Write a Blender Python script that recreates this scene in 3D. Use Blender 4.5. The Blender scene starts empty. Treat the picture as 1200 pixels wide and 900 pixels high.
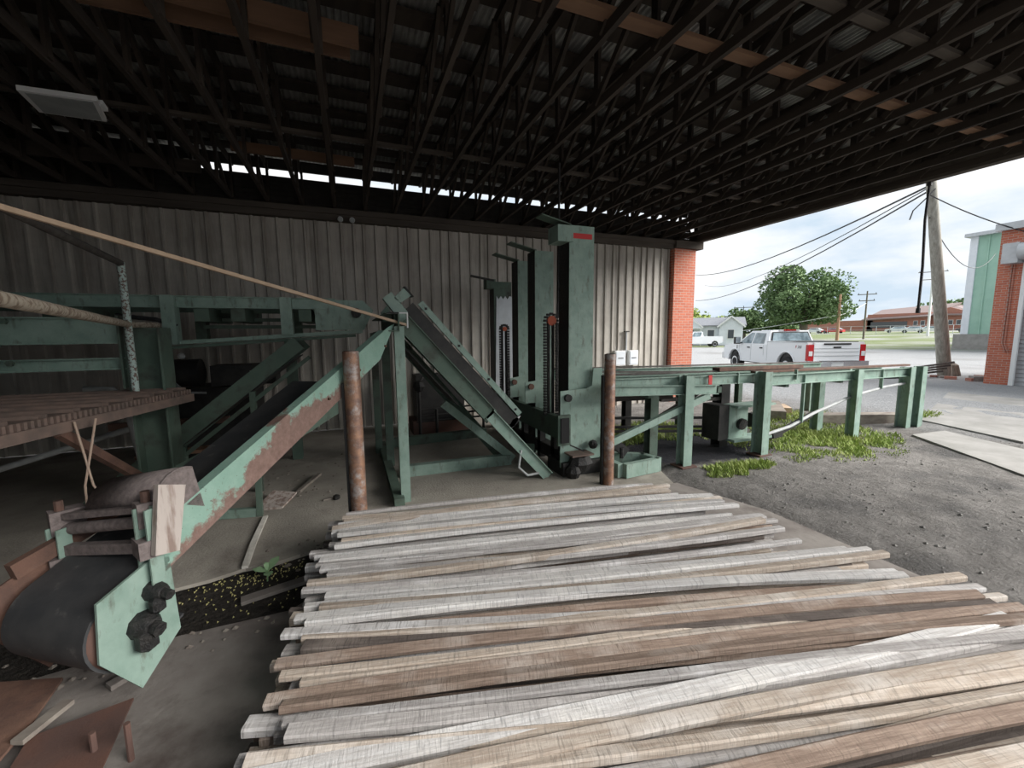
import bpy, bmesh, math, random
from mathutils import Vector as V, Matrix, noise as mnoise
random.seed(7)
S = bpy.context.scene
COL = S.collection

# ------------------------------------------------------------------ camera
def setup_camera():
    yaw, pit, rol, H = math.radians(21.36), math.radians(6.82), math.radians(0.6), 2.05
    F = V((math.sin(yaw)*math.cos(pit), math.cos(yaw)*math.cos(pit), -math.sin(pit)))
    R = V((math.cos(yaw), -math.sin(yaw), 0)); U = R.cross(F)
    R, U = R*math.cos(rol)-U*math.sin(rol), U*math.cos(rol)+R*math.sin(rol)
    c = bpy.data.cameras.new('camera'); c.sensor_width = 36; c.lens = 485/1200*36
    c.clip_start = .05; c.clip_end = 2000
    o = bpy.data.objects.new('camera', c); COL.objects.link(o)
    m = Matrix((R, U, -F)).transposed().to_4x4(); m.translation = (0, 0, H)
    o.matrix_world = m; S.camera = o
setup_camera()

# ------------------------------------------------------------------ world, light, exposure
def setup_world():
    w = bpy.data.worlds.new('sky'); S.world = w; w.use_nodes = True
    nt = w.node_tree; N = nt.nodes; L = nt.links; N.clear()
    out = N.new('ShaderNodeOutputWorld'); bg = N.new('ShaderNodeBackground')
    tc = N.new('ShaderNodeTexCoord'); mp = N.new('ShaderNodeMapping'); mp.inputs['Scale'].default_value = (1.6, 1.6, 4.5)
    ns = N.new('ShaderNodeTexNoise'); ns.inputs['Scale'].default_value = 2.1; ns.inputs['Detail'].default_value = 7; ns.inputs['Roughness'].default_value = .55
    rp = N.new('ShaderNodeValToRGB'); e = rp.color_ramp.elements
    e[0].position = .36; e[0].color = (.60, .72, .84, 1); e[1].position = .60; e[1].color = (1.0, 1.0, 1.0, 1)
    L.new(tc.outputs['Generated'], mp.inputs[0]); L.new(mp.outputs[0], ns.inputs[0]); L.new(ns.outputs[0], rp.inputs[0])
    L.new(rp.outputs[0], bg.inputs[0]); bg.inputs[1].default_value = .52; L.new(bg.outputs[0], out.inputs[0])
setup_world()
sun = bpy.data.lights.new('soft_sun', 'SUN'); sun.energy = 5.0; sun.angle = math.radians(50); sun.color = (1, .97, .93)
so = bpy.data.objects.new('soft_sun', sun); COL.objects.link(so)
so.rotation_euler = (math.radians(54), 0, math.radians(58))
S.view_settings.view_transform = 'Standard'; S.view_settings.look = 'None'
S.view_settings.gamma = 1; S.view_settings.use_curve_mapping = False
S.view_settings.exposure = 1.12

# ------------------------------------------------------------------ materials
MAT = {}
def nodes(name):
    m = bpy.data.materials.new(name); m.use_nodes = True
    nt = m.node_tree; b = nt.nodes['Principled BSDF']; MAT[name] = m
    return m, nt, nt.nodes, nt.links, b
def texco(nt, stretch=(1, 1, 1), kind='Object'):
    tc = nt.nodes.new('ShaderNodeTexCoord'); mp = nt.nodes.new('ShaderNodeMapping'); mp.inputs['Scale'].default_value = stretch
    nt.links.new(tc.outputs[kind], mp.inputs[0]); return mp.outputs[0]
def noise(nt, vec, scale, detail=6, rough=.6):
    n = nt.nodes.new('ShaderNodeTexNoise'); n.inputs['Scale'].default_value = scale; n.inputs['Detail'].default_value = detail
    n.inputs['Roughness'].default_value = rough; nt.links.new(vec, n.inputs[0]); return n.outputs[0]
def ramp(nt, fac, a, b, ca=(0, 0, 0, 1), cb=(1, 1, 1, 1)):
    r = nt.nodes.new('ShaderNodeValToRGB'); e = r.color_ramp.elements
    if b > 1: fac = math_(nt, 'MULTIPLY', fac, .5); a, b = a/2, b/2
    e[0].position = a; e[1].position = b; e[0].color = ca; e[1].color = cb
    nt.links.new(fac, r.inputs[0]); return r.outputs[0]
def mix(nt, fac, a, b, mode='MIX'):
    x = nt.nodes.new('ShaderNodeMix'); x.data_type = 'RGBA'; x.blend_type = mode
    for s, v in ((x.inputs[0], fac), (x.inputs[6], a), (x.inputs[7], b)):
        if hasattr(v, 'is_linked'): nt.links.new(v, s)
        elif isinstance(v, (int, float)): s.default_value = v
        else: s.default_value = tuple(v)[:3]+(1,)
    return x.outputs[2]
def math_(nt, op, a, b=None):
    x = nt.nodes.new('ShaderNodeMath'); x.operation = op
    for s, v in ((x.inputs[0], a), (x.inputs[1], b)):
        if v is None: continue
        if hasattr(v, 'is_linked'): nt.links.new(v, s)
        else: s.default_value = v
    return x.outputs[0]
def bump(nt, b, h, strength=.3, dist=.02):
    x = nt.nodes.new('ShaderNodeBump'); x.inputs['Strength'].default_value = strength; x.inputs['Distance'].default_value = dist
    nt.links.new(h, x.inputs['Height']); nt.links.new(x.outputs[0], b.inputs['Normal'])
def pm(name, c1, c2=None, scale=4, lo=.35, hi=.65, rough=.7, metal=0, bmp=.15, bscale=30, stretch=(1, 1, 1),
       rnd=0, c3=None, s3=2, lo3=.55, hi3=.62, spec=.4, bdist=.01, st3=None):
    m, nt, N, L, b = nodes(name)
    vec = texco(nt, stretch)
    col = c1
    if c2: col = mix(nt, ramp(nt, noise(nt, vec, scale), lo, hi), c1, c2)
    if c3:
        v3 = texco(nt, st3) if st3 else vec
        col = mix(nt, ramp(nt, noise(nt, v3, s3, 8, .65), lo3, hi3), col, c3)
    if rnd:
        oi = N.new('ShaderNodeObjectInfo')
        f = math_(nt, 'ADD', math_(nt, 'MULTIPLY', oi.outputs['Random'], 2*rnd), 1-rnd)
        h = N.new('ShaderNodeHueSaturation'); L.new(f, h.inputs['Value'])
        if hasattr(col, 'is_linked'): L.new(col, h.inputs['Color'])
        else: h.inputs['Color'].default_value = tuple(col)[:3]+(1,)
        col = h.outputs[0]
    if hasattr(col, 'is_linked'): L.new(col, b.inputs['Base Color'])
    else: b.inputs['Base Color'].default_value = tuple(col)[:3]+(1,)
    b.inputs['Roughness'].default_value = rough; b.inputs['Metallic'].default_value = metal
    b.inputs['Specular IOR Level'].default_value = spec
    if bmp: bump(nt, b, noise(nt, vec, bscale, 4), bmp, bdist)
    return m
RUST = (.17, .075, .04)
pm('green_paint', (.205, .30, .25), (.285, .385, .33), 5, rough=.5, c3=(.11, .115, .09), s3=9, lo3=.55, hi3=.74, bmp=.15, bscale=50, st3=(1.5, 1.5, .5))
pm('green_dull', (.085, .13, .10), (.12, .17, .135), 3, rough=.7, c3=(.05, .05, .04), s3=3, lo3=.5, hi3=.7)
def rusty_rail_mat():
    # mint paint; rust creeping up from the lower flange along the middle of the rail
    m, nt, N, L, b = nodes('green_rusty'); vec = texco(nt)
    def dot(c):
        d = N.new('ShaderNodeVectorMath'); d.operation = 'DOT_PRODUCT'; L.new(vec, d.inputs[0]); d.inputs[1].default_value = c; return d.outputs['Value']
    Ld = math_(nt, 'SUBTRACT', (.5+.9)*.559+(5.1-3.2)*.829, dot((.559, .829, 0)))
    dep = math_(nt, 'SUBTRACT', math_(nt, 'SUBTRACT', 2.2, math_(nt, 'MULTIPLY', Ld, .433)), dot((0, 0, 1)))
    n1 = noise(nt, vec, 4.5, 9, .7); band = math_(nt, 'SUBTRACT', .9, math_(nt, 'ABSOLUTE', math_(nt, 'SUBTRACT', Ld, 1.75)))
    f = math_(nt, 'ADD', math_(nt, 'ADD', math_(nt, 'MULTIPLY', dep, 2.6), math_(nt, 'MULTIPLY', n1, 1.7)), math_(nt, 'MULTIPLY', band, .55))
    c = mix(nt, ramp(nt, noise(nt, vec, 6), .35, .65), (.23, .385, .31), (.30, .46, .38))
    c = mix(nt, ramp(nt, noise(nt, vec, 40, 5, .7), .62, .70), c, (.12, .10, .085))
    ru = mix(nt, ramp(nt, noise(nt, vec, 22, 6, .7), .35, .65), (.27, .175, .145), (.185, .115, .095))
    c = mix(nt, ramp(nt, f, 1.36, 1.50), c, ru)
    L.new(c, b.inputs['Base Color']); b.inputs['Roughness'].default_value = .6; bump(nt, b, noise(nt, vec, 60, 4), .25, .01)
rusty_rail_mat()
pm('rust', (.155, .085, .062), (.10, .06, .048), 9, rough=.85, c3=(.21, .12, .085), s3=4, lo3=.5, hi3=.7, bmp=.35, bscale=80)
pm('rust_pipe', (.36, .20, .125), (.17, .105, .085), 12, rough=.5, c3=(.40, .37, .35), s3=9, lo3=.50, hi3=.66, bmp=.3, bscale=90, metal=.25)
pm('rust_plate', (.13, .075, .06), (.085, .055, .05), 6, rough=.8, c3=(.19, .09, .06), s3=3, lo3=.45, hi3=.75, bmp=.25, bscale=60)
pm('rust_deck', (.20, .14, .115), (.13, .10, .085), 10, rough=.9, bmp=.3)
pm('dark_steel', (.028, .028, .028), (.05, .048, .045), 6, rough=.6, metal=.3)
pm('grease_black', (.012, .012, .013), (.03, .028, .026), 20, rough=.55, bmp=.8, bscale=40, bdist=.02)
pm('grey_pipe', (.42, .44, .44), (.30, .31, .31), 8, rough=.5)
pm('peeling_pipe', (.45, .56, .52), (.16, .11, .09), 40, lo=.5, hi=.56, rough=.7, bmp=.3)
pm('tan_pipe', (.40, .35, .28), (.20, .15, .11), 30, lo=.45, hi=.6, rough=.8)
pm('dark_pipe', (.12, .11, .10), (.07, .06, .055), 10, rough=.8)
pm('rubber_belt', (.042, .044, .047), (.065, .065, .066), 6, rough=.6, c3=(.13, .125, .12), s3=9, lo3=.6, hi3=.75, bmp=.1)
pm('dusty_guard', (.24, .20, .19), (.15, .125, .12), 30, rough=.95, bmp=.5, bscale=60)
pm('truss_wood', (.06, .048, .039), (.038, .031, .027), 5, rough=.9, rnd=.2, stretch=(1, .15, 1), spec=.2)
pm('beam_wood', (.10, .085, .072), (.065, .055, .047), 4, rough=.95, stretch=(.2, 1, 1.5), spec=.2)
pm('brown_board', (.21, .125, .08), (.15, .09, .06), 6, rough=.9, stretch=(.15, 1, 1), spec=.2)
pm('roof_metal', (.42, .42, .405), (.21, .21, .205), 3, rough=.45, metal=.35, rnd=.15, bmp=.05)
pm('wall_metal', (.52, .49, .44), (.39, .36, .32), 1.6, rough=.55, c3=(.21, .185, .16), s3=1.3, lo3=.48, hi3=.70, st3=(3.0, 1, .22), rnd=.06, bmp=.1, metal=.1)
pm('siding_dark', (.06, .055, .05), (.04, .037, .034), 5, rough=.9)
pm('pale_wood', (.52, .39, .28), (.44, .32, .22), 8, rough=.8, stretch=(1, 1, 1))
pm('weathered_ply', (.50, .44, .40), (.27, .20, .17), 18, lo=.45, hi=.6, rough=.9, stretch=(1, 1, .15))
pm('white_board', (.62, .60, .54), (.5, .48, .43), 12, rough=.8)
pm('concrete', (.40, .37, .32), (.31, .285, .245), 2.1, rough=.95, c3=(.15, .13, .115), s3=.9, lo3=.55, hi3=.75, bmp=.4, bscale=35, bdist=.02)
pm('concrete_dark', (.20, .175, .16), (.30, .275, .25), 2.2, rough=.95, c3=(.10, .075, .066), s3=1.6, lo3=.5, hi3=.7, bmp=.3, bscale=14, bdist=.02)
pm('concrete_pale', (.33, .32, .305), (.24, .235, .22), 2, rough=.95, bmp=.3, bscale=20)
pm('soil', (.028, .024, .02), (.05, .043, .036), 9, rough=1, bmp=1, bscale=22, bdist=.06)
pm('white_paint', (.80, .82, .84), rough=.3, bmp=0, spec=.5)
pm('white_matte', (.72, .73, .73), rough=.7, bmp=0)
pm('black_plastic', (.012, .012, .012), rough=.5, bmp=0)
pm('tyre', (.018, .018, .019), rough=.8, bmp=.2)
pm('chrome', (.62, .64, .66), rough=.25, metal=.9, bmp=0)
pm('tail_red', (.45, .012, .016), rough=.25, bmp=0)
pm('red_paint', (.45, .02, .02), rough=.35, bmp=0)
pm('red_mark', (.55, .05, .05), rough=.7, bmp=0)
pm('dark_paint', (.03, .035, .05), rough=.3, bmp=0)
pm('car_glass', (.10, .14, .16), (.30, .38, .42), 3, rough=.08, bmp=0, spec=.7)
pm('shingle', (.16, .17, .19), (.21, .22, .24), 6, rough=.9)
pm('shingle_brown', (.22, .17, .165), (.27, .21, .20), 5, rough=.9)
pm('siding_white', (.72, .76, .80), (.66, .70, .75), 3, rough=.7)
pm('window_dark', (.05, .06, .07), rough=.1, bmp=0, spec=.6)
pm('leaf', (.12, .19, .085), (.18, .26, .12), .35, rough=.8, rnd=.1, spec=.2)
pm('leaf_pale', (.28, .36, .11), (.36, .42, .15), .35, rough=.8, spec=.2)
pm('bark', (.24, .21, .175), (.14, .12, .10), 6, rough=.95, stretch=(3, 3, .3), bmp=.5)
pm('pole_grey', (.36, .35, .31), (.22, .21, .18), 6, rough=.95, stretch=(3, 3, .3), bmp=.5)
pm('pole_orange', (.40, .24, .16), rough=.9, bmp=0)
pm('wire_black', (.02, .02, .022), rough=.6, bmp=0)
pm('wire_tan', (.42, .31, .24), rough=.7, bmp=0)
pm('green_siding', (.28, .46, .37), (.33, .52, .42), 1, rough=.6)
pm('galv', (.52, .55, .57), (.44, .46, .48), 4, rough=.45, metal=.3)
pm('grass_blade', (.22, .31, .075), (.42, .48, .18), 5, rough=.8, spec=.2)
pm('weed_leaf', (.20, .33, .17), (.27, .40, .23), 14, rough=.7)
pm('seed_yellow', (.50, .46, .20), rough=.9, bmp=0)
pm('lens_grey', (.36, .38, .38), (.28, .30, .30), 5, rough=.5, bmp=0)
pm('stone_grey', (.33, .32, .30), (.2, .19, .18), 8, rough=.95)
pm('timber_grey', (.30, .27, .23), (.18, .15, .13), 8, rough=.95, stretch=(.3, 1, 1))
pm('orange_paint', (.45, .10, .05), rough=.6, bmp=.3)
def stick_mat(name, ca, cb, cc):
    m, nt, N, L, b = nodes(name)
    oi = N.new('ShaderNodeObjectInfo')
    tc = N.new('ShaderNodeTexCoord'); ad = N.new('ShaderNodeVectorMath'); ad.operation = 'ADD'
    sc = N.new('ShaderNodeVectorMath'); sc.operation = 'SCALE'; sc.inputs[0].default_value = (37, 11, 5); L.new(oi.outputs['Random'], sc.inputs['Scale'])
    L.new(tc.outputs['Object'], ad.inputs[0]); L.new(sc.outputs[0], ad.inputs[1])
    def mp(s):
        x = N.new('ShaderNodeMapping'); x.inputs['Scale'].default_value = s; L.new(ad.outputs[0], x.inputs[0]); return x.outputs[0]
    c = mix(nt, ramp(nt, noise(nt, mp((1.5, 30, 30)), 2.4, 7, .7), .38, .60), ca, cb)      # grain along the stick
    c = mix(nt, ramp(nt, noise(nt, mp((1.3, 3, 3)), 1.7, 4), .50, .72), c, cc)               # weather stains
    c = mix(nt, ramp(nt, noise(nt, mp((60, 7, 7)), 1.4, 3, .7), .52, .72), c, mix(nt, .5, ca, (.02, .017, .014)))  # saw marks
    h = N.new('ShaderNodeHueSaturation'); L.new(c, h.inputs['Color'])
    L.new(math_(nt, 'ADD', math_(nt, 'MULTIPLY', oi.outputs['Random'], .45), .92), h.inputs['Value'])
    L.new(h.outputs[0], b.inputs['Base Color']); b.inputs['Roughness'].default_value = .9; b.inputs['Specular IOR Level'].default_value = .2
    bump(nt, b, math_(nt, 'ADD', noise(nt, mp((90, 8, 8)), 1.3, 3, .7), noise(nt, mp((3, 60, 60)), 2, 3)), .5, .006)
stick_mat('stick_grey', (.43, .41, .395), (.30, .28, .27), (.54, .53, .525))
stick_mat('stick_tan', (.47, .41, .35), (.33, .27, .22), (.55, .51, .47))
stick_mat('stick_brown', (.32, .245, .195), (.20, .145, .115), (.43, .375, .33))
stick_mat('stick_pale', (.56, .55, .54), (.42, .40, .385), (.62, .60, .57))
stick_mat('stick_dark', (.13, .11, .10), (.085, .07, .062), (.2, .17, .15))
def brick_mat(name, ca, cb, mortar, s=1.0):
    m, nt, N, L, b = nodes(name)
    tc = N.new('ShaderNodeTexCoord'); sp = N.new('ShaderNodeSeparateXYZ'); L.new(tc.outputs['Object'], sp.inputs[0])
    cb_ = N.new('ShaderNodeCombineXYZ'); L.new(math_(nt, 'ADD', sp.outputs[0], sp.outputs[1]), cb_.inputs[0]); L.new(sp.outputs[2], cb_.inputs[1])
    br = N.new('ShaderNodeTexBrick'); L.new(cb_.outputs[0], br.inputs['Vector'])
    br.inputs['Scale'].default_value = s; br.inputs['Brick Width'].default_value = .215; br.inputs['Row Height'].default_value = .075
    br.inputs['Mortar Size'].default_value = .007; br.inputs['Mortar Smooth'].default_value = .2
    for k, c in (('Color1', ca), ('Color2', cb), ('Mortar', mortar)): br.inputs[k].default_value = c+(1,)
    L.new(br.outputs['Color'], b.inputs['Base Color']); b.inputs['Roughness'].default_value = .9
    bump(nt, b, math_(nt, 'SUBTRACT', 1.0, br.outputs['Fac']), .5, .008)
brick_mat('brick', (.50, .155, .09), (.40, .115, .07), (.42, .33, .28))
brick_mat('brick_far', (.42, .17, .12), (.35, .13, .09), (.38, .28, .24))
def ground_mat():
    m, nt, N, L, b = nodes('ground')
    vec = texco(nt); sp = N.new('ShaderNodeSeparateXYZ'); L.new(vec, sp.inputs[0]); X, Y = sp.outputs[0], sp.outputs[1]
    n1 = noise(nt, vec, .9, 5); n2 = noise(nt, vec, 3.2, 8, .7); n3 = noise(nt, vec, 30, 8, .8)
    dirt = mix(nt, ramp(nt, n2, .35, .65), (.14, .132, .124), (.24, .228, .215))
    dirt = mix(nt, ramp(nt, n1, .5, .68), dirt, (.095, .092, .09))
    dirt = mix(nt, ramp(nt, n3, .55, .72), dirt, (.34, .33, .32))
    gravel = mix(nt, ramp(nt, n3, .35, .65), (.22, .225, .23), (.40, .405, .41))
    gravel = mix(nt, ramp(nt, noise(nt, vec, .12, 5), .52, .62), gravel, (.25, .25, .25))
    far = mix(nt, ramp(nt, noise(nt, vec, .06, 4), .45, .6), (.15, .18, .085), (.27, .275, .25))
    g = math_(nt, 'ADD', X, math_(nt, 'MULTIPLY', math_(nt, 'SUBTRACT', n1, .5), 2.4))
    c = mix(nt, ramp(nt, math_(nt, 'MULTIPLY', g, .02), .208, .25), dirt, gravel)
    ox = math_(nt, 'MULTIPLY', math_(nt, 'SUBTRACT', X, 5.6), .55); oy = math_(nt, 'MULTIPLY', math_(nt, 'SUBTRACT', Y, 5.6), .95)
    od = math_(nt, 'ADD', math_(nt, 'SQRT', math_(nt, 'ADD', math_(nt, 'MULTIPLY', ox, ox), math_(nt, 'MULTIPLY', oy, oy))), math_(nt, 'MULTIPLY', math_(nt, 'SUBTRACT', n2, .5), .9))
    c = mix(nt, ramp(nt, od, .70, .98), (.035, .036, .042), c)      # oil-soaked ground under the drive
    g2 = math_(nt, 'ADD', math_(nt, 'ADD', X, math_(nt, 'MULTIPLY', Y, .6)), math_(nt, 'MULTIPLY', n1, 14))
    c = mix(nt, ramp(nt, math_(nt, 'MULTIPLY', g2, .005), .335, .37), c, far)
    L.new(c, b.inputs['Base Color']); b.inputs['Roughness'].default_value = 1; b.inputs['Specular IOR Level'].default_value = .2
    bump(nt, b, math_(nt, 'ADD', noise(nt, vec, 14, 8, .75), math_(nt, 'MULTIPLY', n2, 1.5)), .9, .05)
ground_mat()

# ------------------------------------------------------------------ mesh helpers
ORG = {}
class M:
    def __init__(s): s.v = []; s.f = []
    def add(s, vs, fs):
        o = len(s.v); s.v += [V(p) for p in vs]; s.f += [[i+o for i in q] for q in fs]; return s
    def box(s, c, d, rz=0):
        x, y, z = d[0]/2, d[1]/2, d[2]/2; cs, sn = math.cos(rz), math.sin(rz); P = []
        for k in (-z, z):
            for a, b in ((-x, -y), (x, -y), (x, y), (-x, y)): P.append((c[0]+a*cs-b*sn, c[1]+a*sn+b*cs, c[2]+k))
        return s.add(P, [(3, 2, 1, 0), (4, 5, 6, 7), (0, 1, 5, 4), (1, 2, 6, 5), (2, 3, 7, 6), (3, 0, 4, 7)])
    def prof(s, pr, p0, p1, up=(0, 0, 1)):
        p0, p1 = V(p0), V(p1); d = (p1-p0).normalized(); u = d.cross(V(up))
        if u.length < 1e-4: u = d.cross(V((0, 1, 0)))
        u.normalize(); w = u.cross(d); n = len(pr)
        P = [p0+u*a+w*b for a, b in pr]+[p1+u*a+w*b for a, b in pr]
        return s.add(P, [tuple(range(n))[::-1], tuple(range(n, 2*n))]+[(i, (i+1) % n, n+(i+1) % n, n+i) for i in range(n)])
    def beam(s, p0, p1, w, h, up=(0, 0, 1)):
        return s.prof([(-w/2, -h/2), (w/2, -h/2), (w/2, h/2), (-w/2, h/2)], p0, p1, up)
    def chan(s, p0, p1, w, h, t=.012, up=(0, 0, 1), flip=False):
        pr = [(0, -h/2), (w, -h/2), (w, -h/2+t), (t, -h/2+t), (t, h/2-t), (w, h/2-t), (w, h/2), (0, h/2)]
        if flip: pr = [(-a, b) for a, b in pr][::-1]
        return s.prof(pr, p0, p1, up)
    def ibeam(s, p0, p1, w, h, t=.012, up=(0, 0, 1)):
        a, b = w/2, h/2
        return s.prof([(-a, -b), (a, -b), (a, -b+t), (t/2, -b+t), (t/2, b-t), (a, b-t), (a, b), (-a, b), (-a, b-t), (-t/2, b-t), (-t/2, -b+t), (-a, -b+t)], p0, p1, up)
    def tube(s, pts, r, n=10, cap=True):
        pts = [V(p) for p in pts]; rs = r if isinstance(r, (list, tuple)) else [r]*len(pts)
        d0 = (pts[1]-pts[0]).normalized(); u = d0.cross(V((0, 0, 1)))
        if u.length < .05: u = d0.cross(V((0, 1, 0)))
        u.normalize(); o = len(s.v); k = len(pts)
        for i, p in enumerate(pts):
            d = (pts[min(i+1, k-1)]-pts[max(i-1, 0)]).normalized(); u = (u-d*u.dot(d)).normalized(); w = d.cross(u)
            for j in range(n):
                a = 2*math.pi*j/n; s.v.append(p+(u*math.cos(a)+w*math.sin(a))*rs[i])
        for i in range(k-1):
            for j in range(n): s.f.append([o+i*n+j, o+i*n+(j+1) % n, o+(i+1)*n+(j+1) % n, o+(i+1)*n+j])
        if cap: s.f.append([o+j for j in range(n)][::-1]); s.f.append([o+(k-1)*n+j for j in range(n)])
        return s
    def plate(s, poly, t):
        t = V(t); n = len(poly); P = [V(p) for p in poly]+[V(p)+t for p in poly]
        return s.add(P, [tuple(range(n))[::-1], tuple(range(n, 2*n))]+[(i, (i+1) % n, n+(i+1) % n, n+i) for i in range(n)])
    def ball(s, c, r, n=8, sq=(1, 1, 1)):
        c = V(c); o = len(s.v); m = n//2
        for i in range(m+1):
            th = math.pi*i/m
            for j in range(n):
                a = 2*math.pi*j/n
                s.v.append(c+V((math.sin(th)*math.cos(a)*sq[0], math.sin(th)*math.sin(a)*sq[1], math.cos(th)*sq[2]))*r)
        for i in range(m):
            for j in range(n): s.f.append([o+i*n+j, o+(i+1)*n+j, o+(i+1)*n+(j+1) % n, o+i*n+(j+1) % n])
        return s
    def build(s, name, mat, parent=None, loc=None, smooth=False, fix=True):
        if parent is not None: org = ORG[parent]
        elif loc is not None: org = V(loc)
        else:
            lo = V([min(p[i] for p in s.v) for i in range(3)]); hi = V([max(p[i] for p in s.v) for i in range(3)])
            org = V(((lo.x+hi.x)/2, (lo.y+hi.y)/2, lo.z))
        me = bpy.data.meshes.new(name); me.from_pydata([tuple(p-org) for p in s.v], [], s.f)
        if fix and len(s.f) < 20000:
            bm = bmesh.new(); bm.from_mesh(me); bmesh.ops.recalc_face_normals(bm, faces=bm.faces); bm.to_mesh(me); bm.free()
        me.materials.append(MAT[mat])
        if smooth:
            for p in me.polygons: p.use_smooth = True
            if hasattr(me, 'set_sharp_from_angle'): me.set_sharp_from_angle(angle=math.radians(40))
        o = bpy.data.objects.new(name, me); COL.objects.link(o)
        if parent is not None: o.parent = parent
        else: o.location = org
        ORG[o] = org
        return o
def thing(name, label, cat, loc=(0, 0, 0), group=None):
    o = bpy.data.objects.new(name, None); COL.objects.link(o); o.location = loc; o.empty_display_size = .2
    ORG[o] = V(loc); return tag(o, label, cat, group)
def tag(o, label, cat, group=None, kind=None):
    o['label'] = label
    if cat: o['category'] = cat
    if group: o['group'] = group
    if kind: o['kind'] = kind
    return o
def struct(o, label=None):
    o['kind'] = 'structure'
    if label: o['label'] = label
    return o
def root_struct(name, label, loc=(0, 0, 0)):
    o = bpy.data.objects.new(name, None); COL.objects.link(o); o.location = loc; ORG[o] = V(loc); return struct(o, label)
def copy_tree(o, parent=None):
    c = o.copy(); COL.objects.link(c); c.parent = parent; ORG[c] = ORG.get(o, V((0, 0, 0)))
    for ch in list(o.children): copy_tree(ch, c)
    return c
ORD = ['first', 'second', 'third', 'fourth', 'fifth', 'sixth', 'seventh', 'eighth', 'ninth', 'tenth', 'eleventh', 'twelfth', 'thirteenth', 'fourteenth', 'fifteenth',
       'sixteenth', 'seventeenth', 'eighteenth', 'nineteenth', 'twentieth']
ORD += ['twenty-'+x for x in ORD[:9]]+['thirtieth']+['thirty-'+x for x in ORD[:9]]
def arc(p, n): return [p(i/n) for i in range(n+1)]
def zg(x, y):
    t = max(0, min(1, (x-9)/7)); return .25*t*t*(3-2*t)

# ================================================================== SETTING
def build_ground():
    xs = [-60, -30, -12]+[3+.25*i for i in range(45)]+[14.5+.9*i for i in range(14)]+[30, 36, 45, 60, 80, 110, 150, 200, 300, 500]
    ys = [-120, -60, -25, -8]+[-3+.25*i for i in range(53)]+[11, 12.5, 15, 20, 27, 36, 50, 70, 100, 150, 240, 400]
    r = random.Random(3); P = []; Fc = []
    for y in ys:
        for x in xs:
            z = zg(x, y)+max(0, min(1.7, (x-60)/90*1.7))
            if x < 4.3: z = -.10
            elif x < 14: z += r.uniform(-.018, .012)
            P.append((x, y, z))
    n = len(xs)
    for j in range(len(ys)-1):
        for i in range(n-1): Fc.append((j*n+i, j*n+i+1, (j+1)*n+i+1, (j+1)*n+i))
    struct(M().add(P, Fc).build('ground', 'ground', loc=(0, 0, 0), smooth=True), 'dark dirt yard turning into pale gravel lot')
build_ground()
def slab(name, mat, poly, z, t=.12):
    return M().plate([(x, y, z-t) for x, y in poly], (0, 0, t)).build(name, mat, loc=(0, 0, 0))
fl = slab('floor', 'concrete', [(-9, 3.95), (-1.47, 4.0), (-1.1, 4.12), (-.75, 4.12), (-.33, 4.27), (-.1, 4.3), (4.05, 4.3), (4.3, 4.9), (4.15, 6.2), (4.3, 9.8), (-9, 9.8)], 0)
struct(fl, 'dusty concrete floor of the shed')
f2 = slab('floor', 'concrete_dark', [(-9, -4), (4.25, -4), (4.4, 3.2), (4.1, 4.3), (-.1, 4.3), (-.3, 3.5), (-.52, 3.32), (-1.2, 3.31), (-1.9, 3.2), (-9, 3.2)], 0)
struct(f2, 'dark worn concrete floor in front of the belt conveyor')
struct(slab('floor', 'soil', [(-9, 3.1), (-1, 3.1), (-.05, 3.3), (-.05, 4.4), (-1, 4.35), (-9, 4.1)], -.035, .06), 'dark soil strip between the concrete slabs')
for poly in ([(11.6, 5.05), (16, 6.4), (16, 3.5), (11.0, 3.35)], [(8.7, 2.6), (10.1, 4.5), (10.9, 4.35), (9.9, 1.8)]):
    o = M().plate([(x, y, zg(x, y)-.1) for x, y in poly], (0, 0, .125)).build('concrete_slab', 'concrete_pale', loc=(0, 0, 0))
    struct(o, 'pale concrete apron slab')

# ---- back wall : ribbed metal sheets, one object each
def ribbed_panel(wd, n, hgt, rib=.04, rw=.034):
    pr = []; step = wd/n
    for i in range(n):
        x = i*step+step*.5
        pr += [(i*step, 0), (x-rw, 0), (x-rw*.5, rib), (x+rw*.5, rib), (x+rw, 0)]
    pr.append((wd, 0)); return pr
wall = root_struct('wall_back', 'weathered ribbed metal wall behind the machines', (0, 9.86, 0))
pr = ribbed_panel(1.0, 4, 4.5)
panel0 = None
for i in range(19):
    x0 = -9.2+i*1.0*.95
    if panel0 is None:
        m = M(); P = [(x0+a, 9.86-b, 0) for a, b in pr]+[(x0+a, 9.86-b, 4.47) for a, b in pr]; n = len(pr)
        m.add(P, [(k, k+1, n+k+1, n+k) for k in range(n-1)])
        panel0 = m.build('wall_panel', 'wall_metal', wall, fix=False); X0 = x0
        sol = panel0.modifiers.new('thick', 'SOLIDIFY'); sol.thickness = .004; sol.offset = 1
    else:
        c = panel0.copy(); COL.objects.link(c); c.parent = wall; c.location.x = x0-X0; c.location.y = -.006*(i % 2)
struct(M().box((0, 9.78, 4.57), (18.9, .2, .24)).build('trim_1', 'beam_wood', loc=(0, 9.78, 4.45)), 'heavy dark timber beam along the wall top')
struct(M().box((0, 9.66, 4.62), (18.9, .05, .10)).build('trim_2', 'beam_wood', loc=(0, 9.66, 4.57)))
struct(M().box((9.22, 9.86, 2.2), (.78, .4, 4.5)).build('wall_corner', 'brick', loc=(9.22, 9.86, 0)), 'red brick pier closing the end of the metal wall')
cap = M().box((9.3, 9.8, 4.56), (1.0, .46, .2)); struct(cap.build('trim_3', 'beam_wood'), 'timber cap on the brick pier')
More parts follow.
